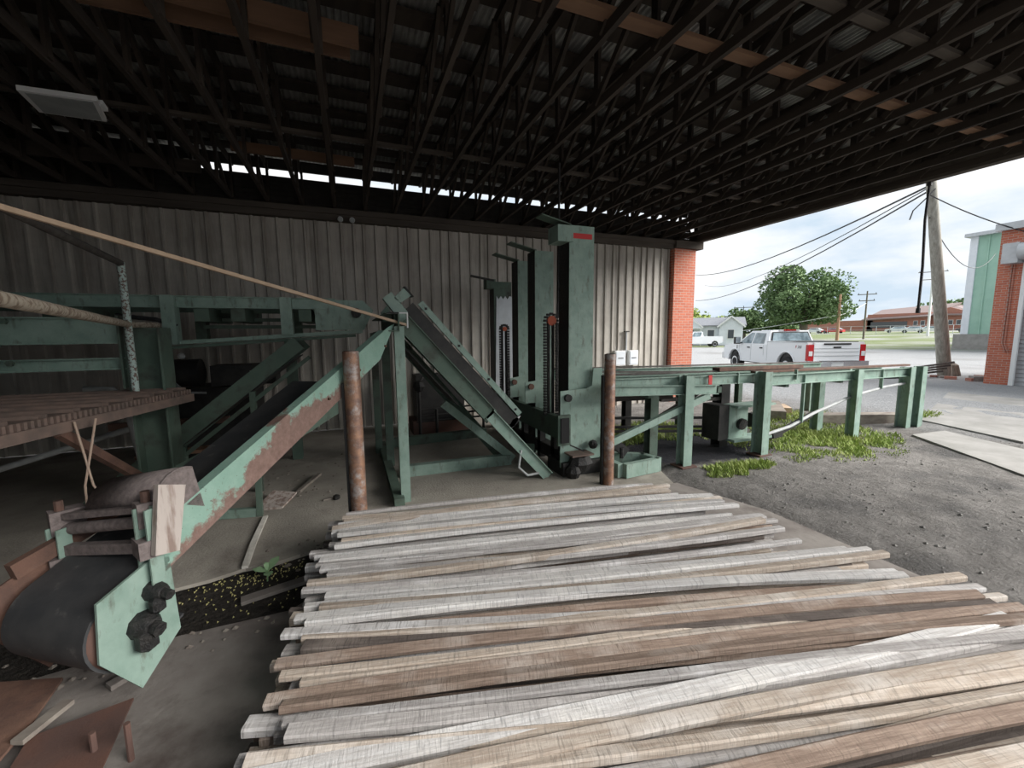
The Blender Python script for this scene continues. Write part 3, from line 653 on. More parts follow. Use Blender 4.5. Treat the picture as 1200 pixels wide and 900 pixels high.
for k, (y, z0, z1, w, lb, mt) in enumerate((
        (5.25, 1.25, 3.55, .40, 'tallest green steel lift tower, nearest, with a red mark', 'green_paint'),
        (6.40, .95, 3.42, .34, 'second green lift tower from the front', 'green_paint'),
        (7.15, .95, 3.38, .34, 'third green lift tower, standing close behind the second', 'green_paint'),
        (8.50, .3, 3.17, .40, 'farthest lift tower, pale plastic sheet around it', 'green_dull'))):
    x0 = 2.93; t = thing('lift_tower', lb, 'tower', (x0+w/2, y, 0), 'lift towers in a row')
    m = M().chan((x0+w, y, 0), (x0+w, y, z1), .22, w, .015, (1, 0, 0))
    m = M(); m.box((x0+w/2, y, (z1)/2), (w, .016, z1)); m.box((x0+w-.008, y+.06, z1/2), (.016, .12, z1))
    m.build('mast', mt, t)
    M().box((x0+.008, y+.15, z1/2), (.016, .30, z1)).build('left_flange', 'grease_black', t)  # left flange is near-black, separate from the green mast
    a = M()
    if k != 3:
        a.plate([(x0+.03, y-.01, z1), (x0+.03, y+.2, z1), (x0-.42, y+.2, z1+.10), (x0-.42, y-.01, z1+.10)], (0, 0, .015)); a.build('top_arm', 'green_dull', t)
    else:
        a.beam((x0, y, z1+.02), (x0-.5, y, z1+.10), .05, .04); a.build('top_arm', 'dark_steel', t)
        M().box((x0-.06, y+.1, z1-.05), (.2, .22, .2)).build('top_block', 'green_dull', t)
        pts = [(x0-.01, y-.02, 0+.3), (x0+w, y-.02, .3), (x0+w+.02, y-.02, z1-.32)]
        for i in range(7): pts.append((x0+w-.05-i*.05, y-.02, z1-.30-(.07 if i % 2 else 0)))
        M().plate(pts, (0, -.006, 0)).build('plastic_wrap', 'galv', t)
    if k == 0:
        M().box((x0-.07, y+.12, z1-.12), (.24, .30, .22)).build('top_block', 'green_paint', t)
        M().box((x0+.18, y-.012, z1-.14), (.36, .008, .07)).build('red_mark', 'red_mark', t)
        M().plate([(2.76, 5.17, .12), (2.76, 5.17, 1.24), (3.18, 5.17, 1.26), (3.28, 5.17, 1.30), (3.30, 5.17, 1.55), (3.45, 5.17, 1.55), (3.47, 5.17, .12)], (0, .02, 0)).build('base_plate', 'green_paint', t)
        M().tube([(2.87, 5.17, 1.14), (2.87, 5.12, 1.14)], .055, 12).build('bolt_cap', 'grease_black', t)
        M().plate([(2.70, 5.12, .46), (2.90, 5.12, .46), (2.90, 5.12, .90), (2.70, 5.12, .90)], (0, .05, 0)).build('slot_frame', 'green_dull', t)
        M().box((2.80, 5.11, .68), (.13, .03, .36)).build('slot', 'black_plastic', t)
        M().box((3.0, 5.05, .34), (.35, .25, .025)).build('bracket', 'rust_deck', t)
        M().beam((2.85, 5.05, .48), (3.05, 5.0, .38), .012, .02).build('bracket_rod', 'dark_steel', t)
        g_ = M(); g_.ball((3.05, 5.1, .18), .17, 9, (1.2, .8, .9)); g_.ball((2.9, 5.05, .08), .12, 8); g_.ball((3.25, 5.08, .44), .07, 8); g_.build('grease_lump', 'grease_black', t)
        M().box((3.12, 5.35, .10), (.7, .5, .2)).build('foot', 'dark_steel', t)
    elif k in (1, 2):
        M().plate([(2.70, y-.1, .9), (2.70, y-.1, 1.25), (2.95, y-.1, 1.28), (3.1, y-.1, 1.28), (3.1, y-.1, .9)], (0, .02, 0)).build('base_plate', 'green_paint', t)
        M().tube([(2.80, y-.1, 1.18), (2.80, y-.14, 1.18)], .05, 12).build('bolt_cap', 'rust', t)
chain_loop('black roller chain loop with red sprocket by the nearest tower', 2.93, 5.80, .8, 2.36, .105)
chain_loop('black roller chain loop with red sprocket farther back', 2.60, 7.0, .75, 2.22, .07)
tag(M().tube([(3.07, 5.85, 2.3), (3.08, 5.85, 3.3), (3.09, 5.85, 4.6)], .02, 6).build('chain', 'grease_black'), 'single black chain hanging from the roof beside the towers', 'chain')
t = thing('lift_carriage', 'dark green carriage beam running back between the lift towers', 'beam', (2.9, 6.4, 0))
M().chan((2.86, 5.22, .64), (2.86, 8.4, .64), .10, .34, .014).build('beam', 'green_dull', t)
M().beam((2.98, 5.3, .18), (2.98, 8.4, .18), .16, .2).build('beam', 'dark_steel', t)
for y in (5.7, 6.2, 6.9, 7.6): M().box((2.95, y, .4), (.10, .12, .8)).build('upright', 'dark_steel', t)

# ================================================================== RIGHT OUTFEED CONVEYOR
t = thing('outfeed_conveyor', 'long green steel outfeed conveyor with posts reaching out to the yard', 'conveyor', (7, 5.5, 0))
def post(x, y, z1, w=.16, h=.16, mat='green_paint', z0=0): return M().ibeam((x, y, z0), (x, y, z1), h, w, .014, (0, 1, 0)).build('post', mat, t)
M().chan((3.30, 4.86, 1.255), (5.36, 4.86, 1.16), .06, .145, .012).build('front_beam', 'green_paint', t)
M().beam((5.20, 4.85, 1.07), (3.38, 4.85, .50), .07, .10).build('brace', 'green_paint', t)
m = M().chan((3.40, 4.97, 1.33), (6.35, 4.97, 1.28), .05, .15, .012).build('front_rail', 'green_paint', t)
M().box((5.28, 4.905, 1.30), (.07, .012, .16)).build('red_mark', 'red_mark', t)
M().chan((6.40, 4.97, 1.23), (10.95, 4.97, 1.20), .06, .18, .012).build('front_rail', 'green_paint', t)
M().beam((6.40, 5.05, 1.37), (10.9, 5.05, 1.33), .10, .035).build('wear_strip', 'rust', t)
for y, a, b in ((5.55, 3.5, 11.0), (6.9, 3.5, 11.1), (6.2, 3.5, 6.6)):
    M().chan((a, y, 1.29), (b, y, 1.17), .06, .17, .012).build('rail', 'green_paint', t)
    M().beam((a, y, 1.40), (b, y, 1.28), .05, .03).build('chain_track', 'dark_pipe', t)
M().beam((6.1, 5.55, 1.39), (8.3, 5.55, 1.37), .16, .06).build('rusty_bar', 'rust', t)
for x in (4.2, 5.6, 7.2, 8.7): M().beam((x, 5.0, 1.12), (x, 6.9, 1.12), .08, .10).build('cross_tie', 'green_dull', t)
post(4.72, 4.82, 1.41); post(6.33, 4.80, 1.40, .2); post(8.95, 4.90, 1.33, .16); post(10.72, 4.95, 1.30, .2); post(10.98, 4.86, 1.31, .16)
post(4.65, 5.5, 1.3, .16, .16, 'green_dull'); post(8.85, 5.5, 1.2, .16, .16, 'green_paint'); post(10.9, 7.0, 1.15, .2, .2, 'green_paint'); post(6.2, 5.5, 1.2, .2, .2, 'dark_steel')
post(6.6, 6.9, 1.1, .14, .14, 'green_dull'); post(5.2, 6.9, 1.2, .14, .14, 'dark_steel'); post(8.3, 6.9, 1.1, .12, .12, 'green_dull')
for x, y in ((4.72, 4.82), (6.33, 4.80), (8.95, 4.9)): M().box((x, y, .012), (.28, .26, .024)).build('foot_plate', 'rust_plate', t)
for x in (4.9, 5.9, 7.3): M().box((x, 4.93, 1.30), (.02, .05, .18)).build('joint_plate', 'green_paint', t)
M().plate([(5.98, 5.12, .24), (5.98, 5.12, .80), (6.42, 5.12, .80), (6.42, 5.12, .24)], (0, .02, 0)).build('drive_plate', 'green_paint', t)
M().box((5.86, 5.3, .52), (.22, .36, .6)).build('drive_box', 'dark_steel', t)
M().box((6.45, 5.12, .80), (.9, .3, .035)).build('drive_shelf', 'green_paint', t)
M().box((6.4, 5.12, .22), (.9, .3, .04)).build('drive_shelf', 'green_paint', t)
M().tube([(6.24, 5.11, .48), (6.24, 5.05, .47)], .10, 12).build('bearing', 'grease_black', t)
M().tube([(6.55, 5.2, .5), (6.75, 5.2, .5)], .13, 12).build('drive_motor', 'dark_steel', t, smooth=True)
M().tube([(6.7, 4.97, .27), (7.3, 4.97, .36), (7.9, 4.97, .55), (9.0, 4.97, .80), (10.0, 4.97, .92), (10.7, 4.97, .96)], .028, 8).build('sloping_pipe', 'grey_pipe', t, smooth=True)
M().beam((6.9, 4.99, .22), (7.9, 4.99, .53), .03, .10).build('sloping_bar', 'dark_steel', t)
for x, z in ((7.55, .42), (9.85, .9)): M().beam((x, 4.95, z), (x, 4.95, 1.28), .02, .06, (0, 1, 0)).build('hanger', 'green_paint', t)
for z in (.42, .34, .58): M().beam((4.2, 6.0, z), (6.0, 5.4, z-.03), .05, .04).build('lower_tie', 'dark_steel', t)
M().beam((4.9, 5.6, .92), (6.3, 5.5, .86), .10, .06).build('lower_tie', 'dark_pipe', t)
M().beam((3.6, 6.4, .86), (5.0, 5.4, 1.0), .08, .08).build('lower_tie', 'dark_pipe', t)
M().beam((5.3, 6.3, .35), (6.2, 5.9, .98), .08, .06).build('lower_tie', 'dark_pipe', t)
M().beam((6.6, 5.0, .18), (7.4, 5.2, .14), .07, .05).build('foot_bar', 'dark_steel', t)
# open base box next to the tower
t = thing('base_frame', 'low open green steel base frame on the floor beside the tower', 'frame', (3.9, 5.0, 0))
for a, b in (((3.45, 5.45), (4.15, 5.05)), ((3.55, 4.72), (4.2, 4.78)), ((4.2, 4.76), (4.12, 5.1)), ((3.45, 5.45), (3.5, 4.75))):
    M().beam((a[0], a[1], .11), (b[0], b[1], .11), .09, .2).build('frame_rail', 'green_paint', t)
M().beam((3.50, 5.15, .55), (3.85, 5.12, .24), .10, .14).build('cylinder_bar', 'dark_steel', t)
M().tube([(3.7, 5.0, .2), (3.7, 5.0, .36)], .03, 8).build('stud', 'grease_black', t)

# ================================================================== PIPE POSTS, LONG STICK
for (x, y, z1, lb) in ((.01, 4.2, 1.91, 'rusty steel pipe post standing before the green stand'), (3.21, 4.63, 1.78, 'rusty steel pipe post standing before the nearest lift tower')):
    t = thing('pipe_post', lb, 'post', (x, y, 0), 'rusty pipe posts at the back of the lumber pile')
    M().tube([(x, y, 0), (x, y, z1-.01), (x, y, z1)], [.075, .075, .07], 20).build('pipe', 'rust_pipe', t, smooth=True)
    M().tube([(x, y, z1-.003), (x, y, z1+.004)], .060, 20).build('pipe_mouth', 'dark_steel', t)
    M().box((x-.07, y+.03, z1*.42), (.06, .05, z1*.84)).build('backing_bar', 'dark_steel', t)
tag(M().beam((-2.1, 2.55, 2.84), (.74, 5.27, 2.16), .028, .028).build('long_stick', 'pale_wood'), 'long thin pale wooden stick leaning across the machine', 'stick')
# belt continuing up inside the rails
# ================================================================== LUMBER PILE
def make_stick(L, w, h, bow, sag, seed):
    r = random.Random(seed); n = 9; m = M(); ph = r.uniform(0, 3)
    ch = .18*min(w, h); tw = r.uniform(-.15, .15)
    for i in range(n+1):
        s = i/n; x = (s-.5)*L
        yo = bow*(4*s*(1-s))+.006*math.sin(7*s+ph); zo = sag*(4*s*(1-s)); k = 1+.06*math.sin(5*s+ph*2)
        if i in (0, n): k *= .93
        a = tw*(s-.5); cs, sn = math.cos(a), math.sin(a)
        for (p, q) in ((-w/2+ch, -h/2), (w/2-ch, -h/2), (w/2, -h/2+ch), (w/2, h/2-ch), (w/2-ch, h/2), (-w/2+ch, h/2), (-w/2, h/2-ch), (-w/2, -h/2+ch)):
            p *= k; m.v.append(V((x, yo+p*cs-q*sn, zo+p*sn+q*cs)))
    for i in range(n):
        for j in range(8): m.f.append([i*8+j, i*8+(j+1) % 8, (i+1)*8+(j+1) % 8, (i+1)*8+j])
    m.f.append(list(range(8))[::-1]); m.f.append([n*8+j for j in range(8)])
    return m
def lumber():
    r = random.Random(21)
    kinds = [('stick_grey', 'weathered grey'), ('stick_tan', 'tan'), ('stick_brown', 'reddish brown'), ('stick_pale', 'bleached pale'), ('stick_dark', 'dark stained')]
    bank = {}
    def mesh(kind, v, thick):
        if (kind, v, thick) not in bank:
            rr = random.Random(sum(map(ord, kind))*31+v+100*thick)
            w = rr.choice((.05, .056, .062, .068, .076, .088)); h = rr.choice((.05, .055)) if thick else rr.choice((.034, .04, .046))
            o = make_stick(rr.uniform(3.7, 4.7), w, h, rr.uniform(-.07, .07), rr.uniform(-.012, .022), v*7+3)
            me = bpy.data.meshes.new('lumber_stick'); me.from_pydata([tuple(p) for p in o.v], [], o.f); me.materials.append(MAT[kind])
            bank[(kind, v, thick)] = (me, w, h)
        return bank[(kind, v, thick)]
    def lerp(tab, y):
        if y >= tab[0][0]: return tab[0][1]
        for (a, b), (c, d) in zip(tab, tab[1:]):
            if y >= c: return b+(d-b)*(a-y)/(a-c)
        return tab[-1][1]
    XL = [(4.2, -.16), (3.4, -.28), (2.4, -.38), (1.7, -.47), (.3, -.5)]
    XR = [(4.15, 2.95), (3.9, 3.28), (3.0, 3.5), (2.4, 3.66), (1.5, 3.75), (.3, 3.8)]
    AN = [(4.15, 7.6), (3.2, 11.0), (2.5, 15.5), (1.9, 13.0), (1.3, 11.5), (.3, 11.5)]
    for layer, z in enumerate((.035, .095, .155, .215, .275, .335)):
        y = 4.10-.01*(5-layer); row = 0; top = layer == 5
        while y > .30:
            f = (4.1-y)/3.8; pal = r.random()
            if top:
                if f < .42: kind = kinds[0] if pal < .40 else kinds[1] if pal < .62 else kinds[3] if pal < .92 else kinds[2]
                elif f < .60: kind = kinds[2] if pal < .42 else kinds[1] if pal < .68 else kinds[0] if pal < .92 else kinds[4]
                else: kind = kinds[1] if pal < .32 else kinds[3] if pal < .62 else kinds[0] if pal < .88 else kinds[2]
            else: kind = kinds[4] if pal < .2 else kinds[0] if pal < .6 else kinds[2] if pal < .75 else kinds[1]
            me, w, h = mesh(kind[0], r.randrange(7), 0 if top else 1)
            o = bpy.data.objects.new('lumber_stick', me); COL.objects.link(o)
            ang = -math.radians(lerp(AN, y)+r.gauss(0, 1.5))
            x0 = lerp(XL, y)+r.uniform(-.09, .12)-(.04 if not top else 0); x1 = lerp(XR, y)+r.uniform(-.20, .20)-(.10 if not top else 0)
            L0 = max(v.co.x for v in me.vertices)*2
            o.scale.x = (x1-x0)/math.cos(ang)/L0
            o.location = ((x0+x1)/2, y+(x1-x0)/2*math.tan(ang), z+(r.uniform(-.006, .030) if top else r.uniform(-.008, .006)))
            o.rotation_euler = (r.gauss(0, .16) if top else 0, r.uniform(-.003, .005), ang)
            zone = 'back' if f < .33 else 'middle' if f < .66 else 'front'
            if top: lb = '%s sawn stick, %s from the back in the pile top layer' % (kind[1], ORD2(row))
            else: lb = '%s sawn stick in the %s layer up of the pile, %s part' % (kind[1], ORD[layer], zone)
            tag(o, lb, 'lumber stick', 'sawn sticks of the lumber pile, '+('top layer' if top else 'lower layers'))
            y -= (w*1.06+r.uniform(-.008, .016)) if top else .088+r.uniform(-.008, .012); row += 1
def ORD2(k):
    if k < len(ORD): return ORD[k]
    tens = {4: 'forty', 5: 'fifty', 6: 'sixty', 7: 'seventy'}[(k+1)//10]
    return tens[:-1]+'ieth' if (k+1) % 10 == 0 else tens+'-'+ORD[(k+1) % 10-1]
NST = lumber()

# ================================================================== FLOOR CLUTTER
def plate_thing(name, label, cat, poly, t, mat, group=None): return tag(M().plate(poly, t).build(name, mat), label, cat, group)
plate_thing('steel_plate', 'reddish rusty steel plate lying at the lower left corner', 'steel plate', [(-2.4, 3.2, .10), (-1.62, 2.94, .12), (-1.60, 2.66, .11), (-1.62, 2.3, .10), (-2.2, 2.2, .08)], (0, 0, .015), 'rust')
plate_thing('steel_plate', 'brown rusty steel plate tilted below the belt conveyor tail', 'steel plate', [(-1.60, 2.62, .055), (-1.20, 2.67, .085), (-1.17, 2.24, .055), (-1.55, 2.2, .045)], (0, 0, .012), 'rust_plate')
tag(M().beam((-1.585, 2.52, .13), (-1.50, 2.74, .12), .06, .025).build('wood_strip', 'timber_grey'), 'grey wooden strip sticking out between the rusty plates', 'wood strip')
tag(M().beam((-1.42, 2.92, .02), (-1.25, 3.08, .02), .06, .03).build('wood_strip', 'concrete_dark'), 'dirty wooden strip below the belt conveyor drum', 'wood strip')
for x, y, z, lb in ((-1.25, 2.40, .17, 'short rusty steel rod standing in the brown plate, left one'), (-1.10, 2.36, .20, 'short rusty steel rod standing beside the brown plate, right one')):
    tag(M().tube([(x, y, 0), (x, y, z)], .014, 8).build('steel_rod', 'rust_plate'), lb, 'rod', 'steel rods by the rusty plate')
t = thing('plywood_sheet', 'brown plywood sheet with a pale splintered edge on the floor', 'plywood', (-1.2, 4.6, 0))
M().plate([(-1.6, 3.99, .0), (-1.42, 3.93, .0), (-1.2, 3.97, .0), (-.95, 4.06, .0), (-.98, 5.2, .0), (-1.6, 5.25, .0)], (0, 0, .03)).build('sheet', 'concrete', t)
M().plate([(-.98, 4.05, .03), (-.93, 4.05, .03), (-.955, 4.6, .02), (-.96, 5.2, .02), (-1.0, 5.15, .03), (-1.0, 4.5, .035)], (0, 0, .025)).build('splintered_edge', 'white_board', t)
tag(M().beam((-.72, 5.9, .03), (-.5, 6.5, .05), .05, .03).build('wood_strip', 'timber_grey'), 'thin wooden strip on the floor behind the rusty rail', 'wood strip')
tag(M().plate([(-1.15, 5.5, 0), (-.85, 5.45, 0), (-.72, 5.75, .06), (-1.0, 5.85, .09)], (0, 0, .02)).build('cardboard_scrap', 'weathered_ply'), 'pale torn scrap lying under the rusty rail', 'scrap')
t = thing('wood_scrap', 'small dark lump of debris on the floor beside the pipe post', 'debris', (-.25, 5.6, 0))
M().ball((-.25, 5.5, .03), .05, 7, (1, 1, .8)).build('lump', 'grease_black', t); M().beam((-.4, 5.5, .015), (-.22, 5.52, .02), .02, .02).build('chip', 'timber_grey', t)
tag(M().beam((3.95, 1.95, .02), (4.25, 1.65, .02), .05, .035).build('wood_strip', 'stick_dark'), 'dark bark strip on the ground right of the lumber pile', 'wood strip')
r = random.Random(5)
m = M()
for i in range(230):
    x = r.gauss(-.85, .28); y = 3.98+r.gauss(0, .10)+(x+.85)*.15
    if i % 4 == 0: x = r.uniform(-1.15, -.5); y = r.uniform(3.4, 4.0)
    if not -1.5 < x < -.3: continue
    s_ = r.uniform(.008, .017); z = -.033
    m.add([(x, y, z), (x+s_, y+r.uniform(0, s_), z+.008), (x+r.uniform(-.5, .5)*s_, y+s_, z+.012)], [(0, 1, 2)])
tag(m.build('fallen_petals', 'seed_yellow', fix=False), 'tiny yellow flecks scattered on the dark soil', 'debris', kind='stuff')
t = thing('weed', 'small weed with three pale green leaves in the dark soil', 'weed', (-.76, 3.88, -.04))
M().tube([(-.76, 3.88, -.04), (-.755, 3.88, .06)], .006, 6).build('stem', 'weed_leaf', t)
for a, ln, tl in ((.9, .13, .07), (2.9, .12, .03), (5.0, .11, .01), (1.9, .06, .06)):
    c, s_ = math.cos(a), math.sin(a); P = []
    for u, w_, z in ((0, 0, .05), (.3, .32, .06+tl*.4), (.65, .36, .06+tl*.8), (1, 0, .055+tl)):
        for q in ((0,) if w_ == 0 else (-1, 1)): P.append((-.755+c*u*ln-s_*q*w_*ln*.9, 3.88+s_*u*ln+c*q*w_*ln*.9, z))
    lf = M().add(P, [(0, 1, 2), (1, 3, 4, 2), (3, 5, 4)]).build('leaf', 'weed_leaf', t, fix=False); lf.modifiers.new('t', 'SOLIDIFY').thickness = .002
tag(M().beam((-.9, 3.62, -.02), (-.42, 3.72, .0), .09, .03).build('wood_strip', 'concrete_dark'), 'dark wooden strip half buried in the soil patch', 'wood strip')
m = M()
for i in range(260):
    x = r.uniform(-2.8, -.1); y = r.choice((r.uniform(3.05, 3.45), r.uniform(3.9, 4.5), r.uniform(5.5, 8)))
    if -1.6 < x < -.9 and 3.9 < y < 5.3: continue
    m.ball((x, y, .006 if not 3.3 < y < 4.0 else -.03), r.uniform(.008, .028), 5, (1, r.uniform(.6, 1.3), .6))
tag(m.build('gravel_bits', 'timber_grey', fix=False), 'small chips and crumbs scattered over the left floor', 'debris', kind='stuff')
m = M()
for i in range(900):
    x = r.uniform(4.3, 11.5); y = r.uniform(.3, 4.4)
    m.ball((x, y, zg(x, y)-.004), r.uniform(.006, .022), 5, (1, r.uniform(.6, 1.3), .7))
tag(m.build('gravel_bits', 'stone_grey', fix=False), 'small stones scattered over the dirt yard', 'gravel', kind='stuff')
# grass patches
m = M(); r = random.Random(11)
def patch(cx, cy, rx, ry, n, hh):
    for _ in range(n):
        a = r.uniform(0, 6.283); q = math.sqrt(r.random()); x = cx+rx*q*math.cos(a); y = cy+ry*q*math.sin(a)
        if r.random() < .35*q: continue
        if mnoise.noise(V((x*2.3, y*2.3, 0)))+.35*mnoise.noise(V((x*7, y*7, 3))) < .12*r.random()-.30+.5*(q-.6): continue
        z = zg(x, y)-.02; h_ = hh*r.uniform(.4, 1.2)*(1.15-.5*q); b = r.uniform(0, 6.283); w_ = r.uniform(.006, .014); ln = r.uniform(.2, .8)*h_
        dx, dy = math.cos(b), math.sin(b)
        m.add([(x-dy*w_, y+dx*w_, z), (x+dy*w_, y-dx*w_, z), (x+dx*ln*.5+dy*w_*.6, y+dy*ln*.5-dx*w_*.6, z+h_*.65), (x+dx*ln, y+dy*ln, z+h_)], [(0, 1, 2), (0, 2, 3)])
for a in ((8.3, 5.2, 1.9, 1.15, 9500, .12), (8.1, 4.4, 1.2, .6, 3800, .08), (5.3, 4.4, .7, .28, 2200, .11), (5.9, 4.45, .4, .16, 700, .09), (5.4, 6.9, 1.6, .9, 5200, .16), (9.6, 6.6, 1.6, .8, 3500, .12), (7.2, 6.0, .9, .7, 2000, .12), (6.9, 4.4, .6, .2, 600, .07), (12.1, 5.3, .7, .3, 900, .13)): patch(*a)
tag(m.build('grass', 'grass_blade', fix=False), 'bright green grass growing under the outfeed conveyor', 'grass', kind='stuff')
# timbers at the yard edge
for p0, p1, lb in (((9.6, 6.0, .11), (11.2, 5.25, .13), 'heavy grey timber on the ground, right of two'), ((9.2, 6.55, .11), (10.4, 7.6, .13), 'heavy grey timber on the ground, left of two')):
    tag(M().beam(p0, p1, .3, .22).build('timber_block', 'timber_grey'), lb, 'timber', 'timbers at the yard edge')
tag(M().beam((10.4, 7.45, .09), (9.9, 6.9, .10), .3, .18).build('log', 'pale_wood'), 'short tan log beside the timbers under the conveyor', 'log')

# ================================================================== OUTDOORS
def local_thing(name, label, cat, loc, rz_, group=None):
    o = thing(name, label, cat, loc, group); o.rotation_euler.z = rz_; ORG[o] = V((0, 0, 0)); return o
def wheel(t, x, y, r=.40, w=.28):
    s = 1 if y > 0 else -1
    ty = M().tube([(x, y-w/2, r), (x, y-w/2+.04, r), (x, y+w/2-.04, r), (x, y+w/2, r)], [r-.04, r, r, r-.04], 22).build('tyre', 'tyre', t, smooth=True)
    M().tube([(x, y+s*(w/2-.03), r), (x, y+s*(w/2+.005), r), (x, y+s*(w/2-.02), r)], [r*.62, r*.60, r*.2], 18).build('rim', 'chrome', ty, smooth=True)
def arch(cx, r, z0, n=8): return [(cx+r*math.cos(math.pi*i/n), z0+r*math.sin(math.pi*i/n)) for i in range(n+1)]
def cabin(t, xs, zb, zt, wb, wt, mat, name='cab'):
    # xs = rear base, rear top, front top, front base
    P = []
    for sgn in (1, -1):
        P += [(xs[0], sgn*wb, zb), (xs[1], sgn*wt, zt), (xs[2], sgn*wt, zt), (xs[3], sgn*wb, zb)]
    return M().add(P, [(0, 1, 2, 3), (7, 6, 5, 4), (0, 4, 5, 1), (1, 5, 6, 2), (2, 6, 7, 3), (3, 7, 4, 0)]).build(name, mat, t)
def side_glass(t, pts, zb, zt, wb, wt, name='side_window', mat='car_glass', sgn=1, off=.012):
    P = [(x, sgn*(wb+(wt-wb)*(z-zb)/(zt-zb)+off), z) for x, z in pts]
    return M().plate(P, (0, -sgn*.008, 0)).build(name, mat, t)
def text_on(parent, body, size, loc, rot, mat, name='lettering'):
    cu = bpy.data.curves.new(name, 'FONT'); cu.body = body; cu.size = size; cu.extrude = .002; cu.align_x = 'CENTER'; cu.shear = .25
    ob = bpy.data.objects.new(name, cu); COL.objects.link(ob)
    dg = bpy.context.evaluated_depsgraph_get(); me = bpy.data.meshes.new_from_object(ob.evaluated_get(dg))
    bpy.data.objects.remove(ob); me.materials.clear(); me.materials.append(MAT[mat]); me.name = name
    o = bpy.data.objects.new(name, me); COL.objects.link(o); o.parent = parent; o.location = loc; o.rotation_euler = rot; ORG[o] = V((0, 0, 0)); return o
def pickup():
    t = local_thing('pickup_truck', 'white crew-cab pickup truck parked on the gravel lot', 'truck', (17.5, 12.5, .25), math.radians(67.5))
    side = [(-3.05, .62), (-3.08, 1.40), (-.62, 1.42), (-.58, 1.26), (1.9, 1.26), (2.3, 1.27), (2.98, 1.18), (3.08, 1.0), (3.1, .55), (2.55, .50)]
    side += arch(1.98, .52, .48)[0:]; side += [(1.4, .48), (-1.35, .48)]
    side += arch(-1.87, .52, .48)[0:]; side += [(-2.45, .55)]
    b = M().plate([(x, -1.0, z) for x, z in side], (0, 2.0, 0)).build('body', 'white_paint', t)
    # flares, seams, handles on both sides
    for s in (1, -1):
        for cx in (1.98, -1.87):
            pts = arch(cx, .55, .48, 12); m = M()
            m.tube([(x, s*1.005, z) for x, z in pts], .035, 6); m.build('wheel_arch', 'white_paint', t, smooth=True)
            M().plate([(x, s*.92, z) for x, z in arch(cx, .51, .48, 10)], (0, s*.015, 0)).build('wheel_well', 'black_plastic', t)
        for x, z0, z1 in ((1.62, .55, 1.24), (.62, .55, 1.25), (-.34, .8, 1.25), (-.60, .6, 1.40)): M().box((x, s*1.001, (z0+z1)/2), (.012, .006, z1-z0)).build('door_seam', 'lens_grey', t)
        for x in (.80, -.18): M().box((x, s*1.02, 1.12), (.17, .035, .05)).build('door_handle', 'black_plastic', t)
        M().box((-1.8, s*1.002, 1.395), (2.45, .02, .03)).build('bed_rail_cap', 'galv', t)
        M().box((1.80, s*1.004, 1.08), (.04, .01, .24)).build('fender_vent', 'black_plastic', t)
        mr = M(); mr.box((1.42, s*1.22, 1.42), (.14, .24, .32)); mr.box((1.45, s*1.05, 1.30), (.06, .2, .05)); mr.build('mirror', 'black_plastic', t)
        M().box((1.34, s*1.22, 1.44), (.012, .2, .27)).build('mirror_glass', 'chrome', t)
    cabin(t, (-.60, -.42, .95, 1.85), 1.25, 1.85, .98, .78, 'white_paint')
    for s in (1, -1):
        side_glass(t, [(.66, 1.30), (.66, 1.75), (.92, 1.77), (1.58, 1.36), (1.55, 1.30)], 1.25, 1.85, .98, .78, sgn=s)
        side_glass(t, [(-.30, 1.30), (-.20, 1.74), (.56, 1.76), (.56, 1.30)], 1.25, 1.85, .98, .78, sgn=s)
    M().plate([(-.597, -.86, 1.32), (-.597, .86, 1.32), (-.46, .74, 1.79), (-.46, -.74, 1.79)], (-.012, 0, .004)).build('rear_window_frame', 'black_plastic', t)
    M().plate([(-.606, -.80, 1.38), (-.606, .80, 1.38), (-.485, .70, 1.75), (-.485, -.70, 1.75)], (-.012, 0, .004)).build('rear_window', 'car_glass', t)
    M().plate([(1.80, -.86, 1.32), (1.80, .86, 1.32), (1.02, .74, 1.80), (1.02, -.74, 1.80)], (.012, 0, .01)).build('windscreen', 'car_glass', t)
    br = M().box((-.40, 0, 1.865), (.12, .5, .05)).build('brake_light', 'tail_red', t)
    for y in (-.34, .34): M().box((-.40, y, 1.86), (.11, .16, .04)).build('brake_light_pod', 'white_paint', br)
    M().box((.2, 0, 1.86), (.9, 1.1, .03)).build('roof_rib', 'white_paint', t)
    tg = M().box((-3.10, 0, 1.04), (.06, 1.62, .72)).build('tailgate', 'white_paint', t)
    for z in (1.18, 1.06, .92): M().box((-3.135, 0, z), (.012, 1.6, .012)).build('tailgate_crease', 'lens_grey', tg)
    M().box((-3.14, 0, 1.34), (.03, .95, .055)).build('tailgate_trim', 'black_plastic', tg)
    M().box((-3.14, 0, 1.22), (.03, .26, .05)).build('tailgate_handle', 'black_plastic', tg)
    for s in (1, -1):
        l = M(); l.box((-3.06, s*.92, 1.03), (.14, .19, .58)); lt = l.build('tail_light', 'tail_red', t)
        M().box((-3.135, s*.93, 1.0), (.012, .13, .17)).build('reverse_lamp', 'white_matte', lt)
        M().box((2.95, s*.84, 1.0), (.3, .3, .26)).build('headlight', 'car_glass', t)
    bp = M().box((-3.22, 0, .62), (.22, 2.0, .24)).build('rear_bumper', 'chrome', t)
    M().box((-3.335, .1, .62), (.012, .42, .17)).build('number_plate', 'white_matte', bp)
    M().box((-3.30, 0, .745), (.2, 1.3, .012)).build('bumper_step', 'black_plastic', bp)
    M().box((3.15, 0, .66), (.18, 2.0, .30)).build('front_bumper', 'chrome', t)
    M().box((3.07, 0, .98), (.06, 1.3, .34)).build('grille', 'black_plastic', t)
    M().box((-1.85, 0, 1.41), (2.3, 1.7, .03)).build('bed_liner', 'dark_steel', t)
    for x in (1.98, -1.87):
        for y in (.86, -.86): wheel(t, x, y, .42)
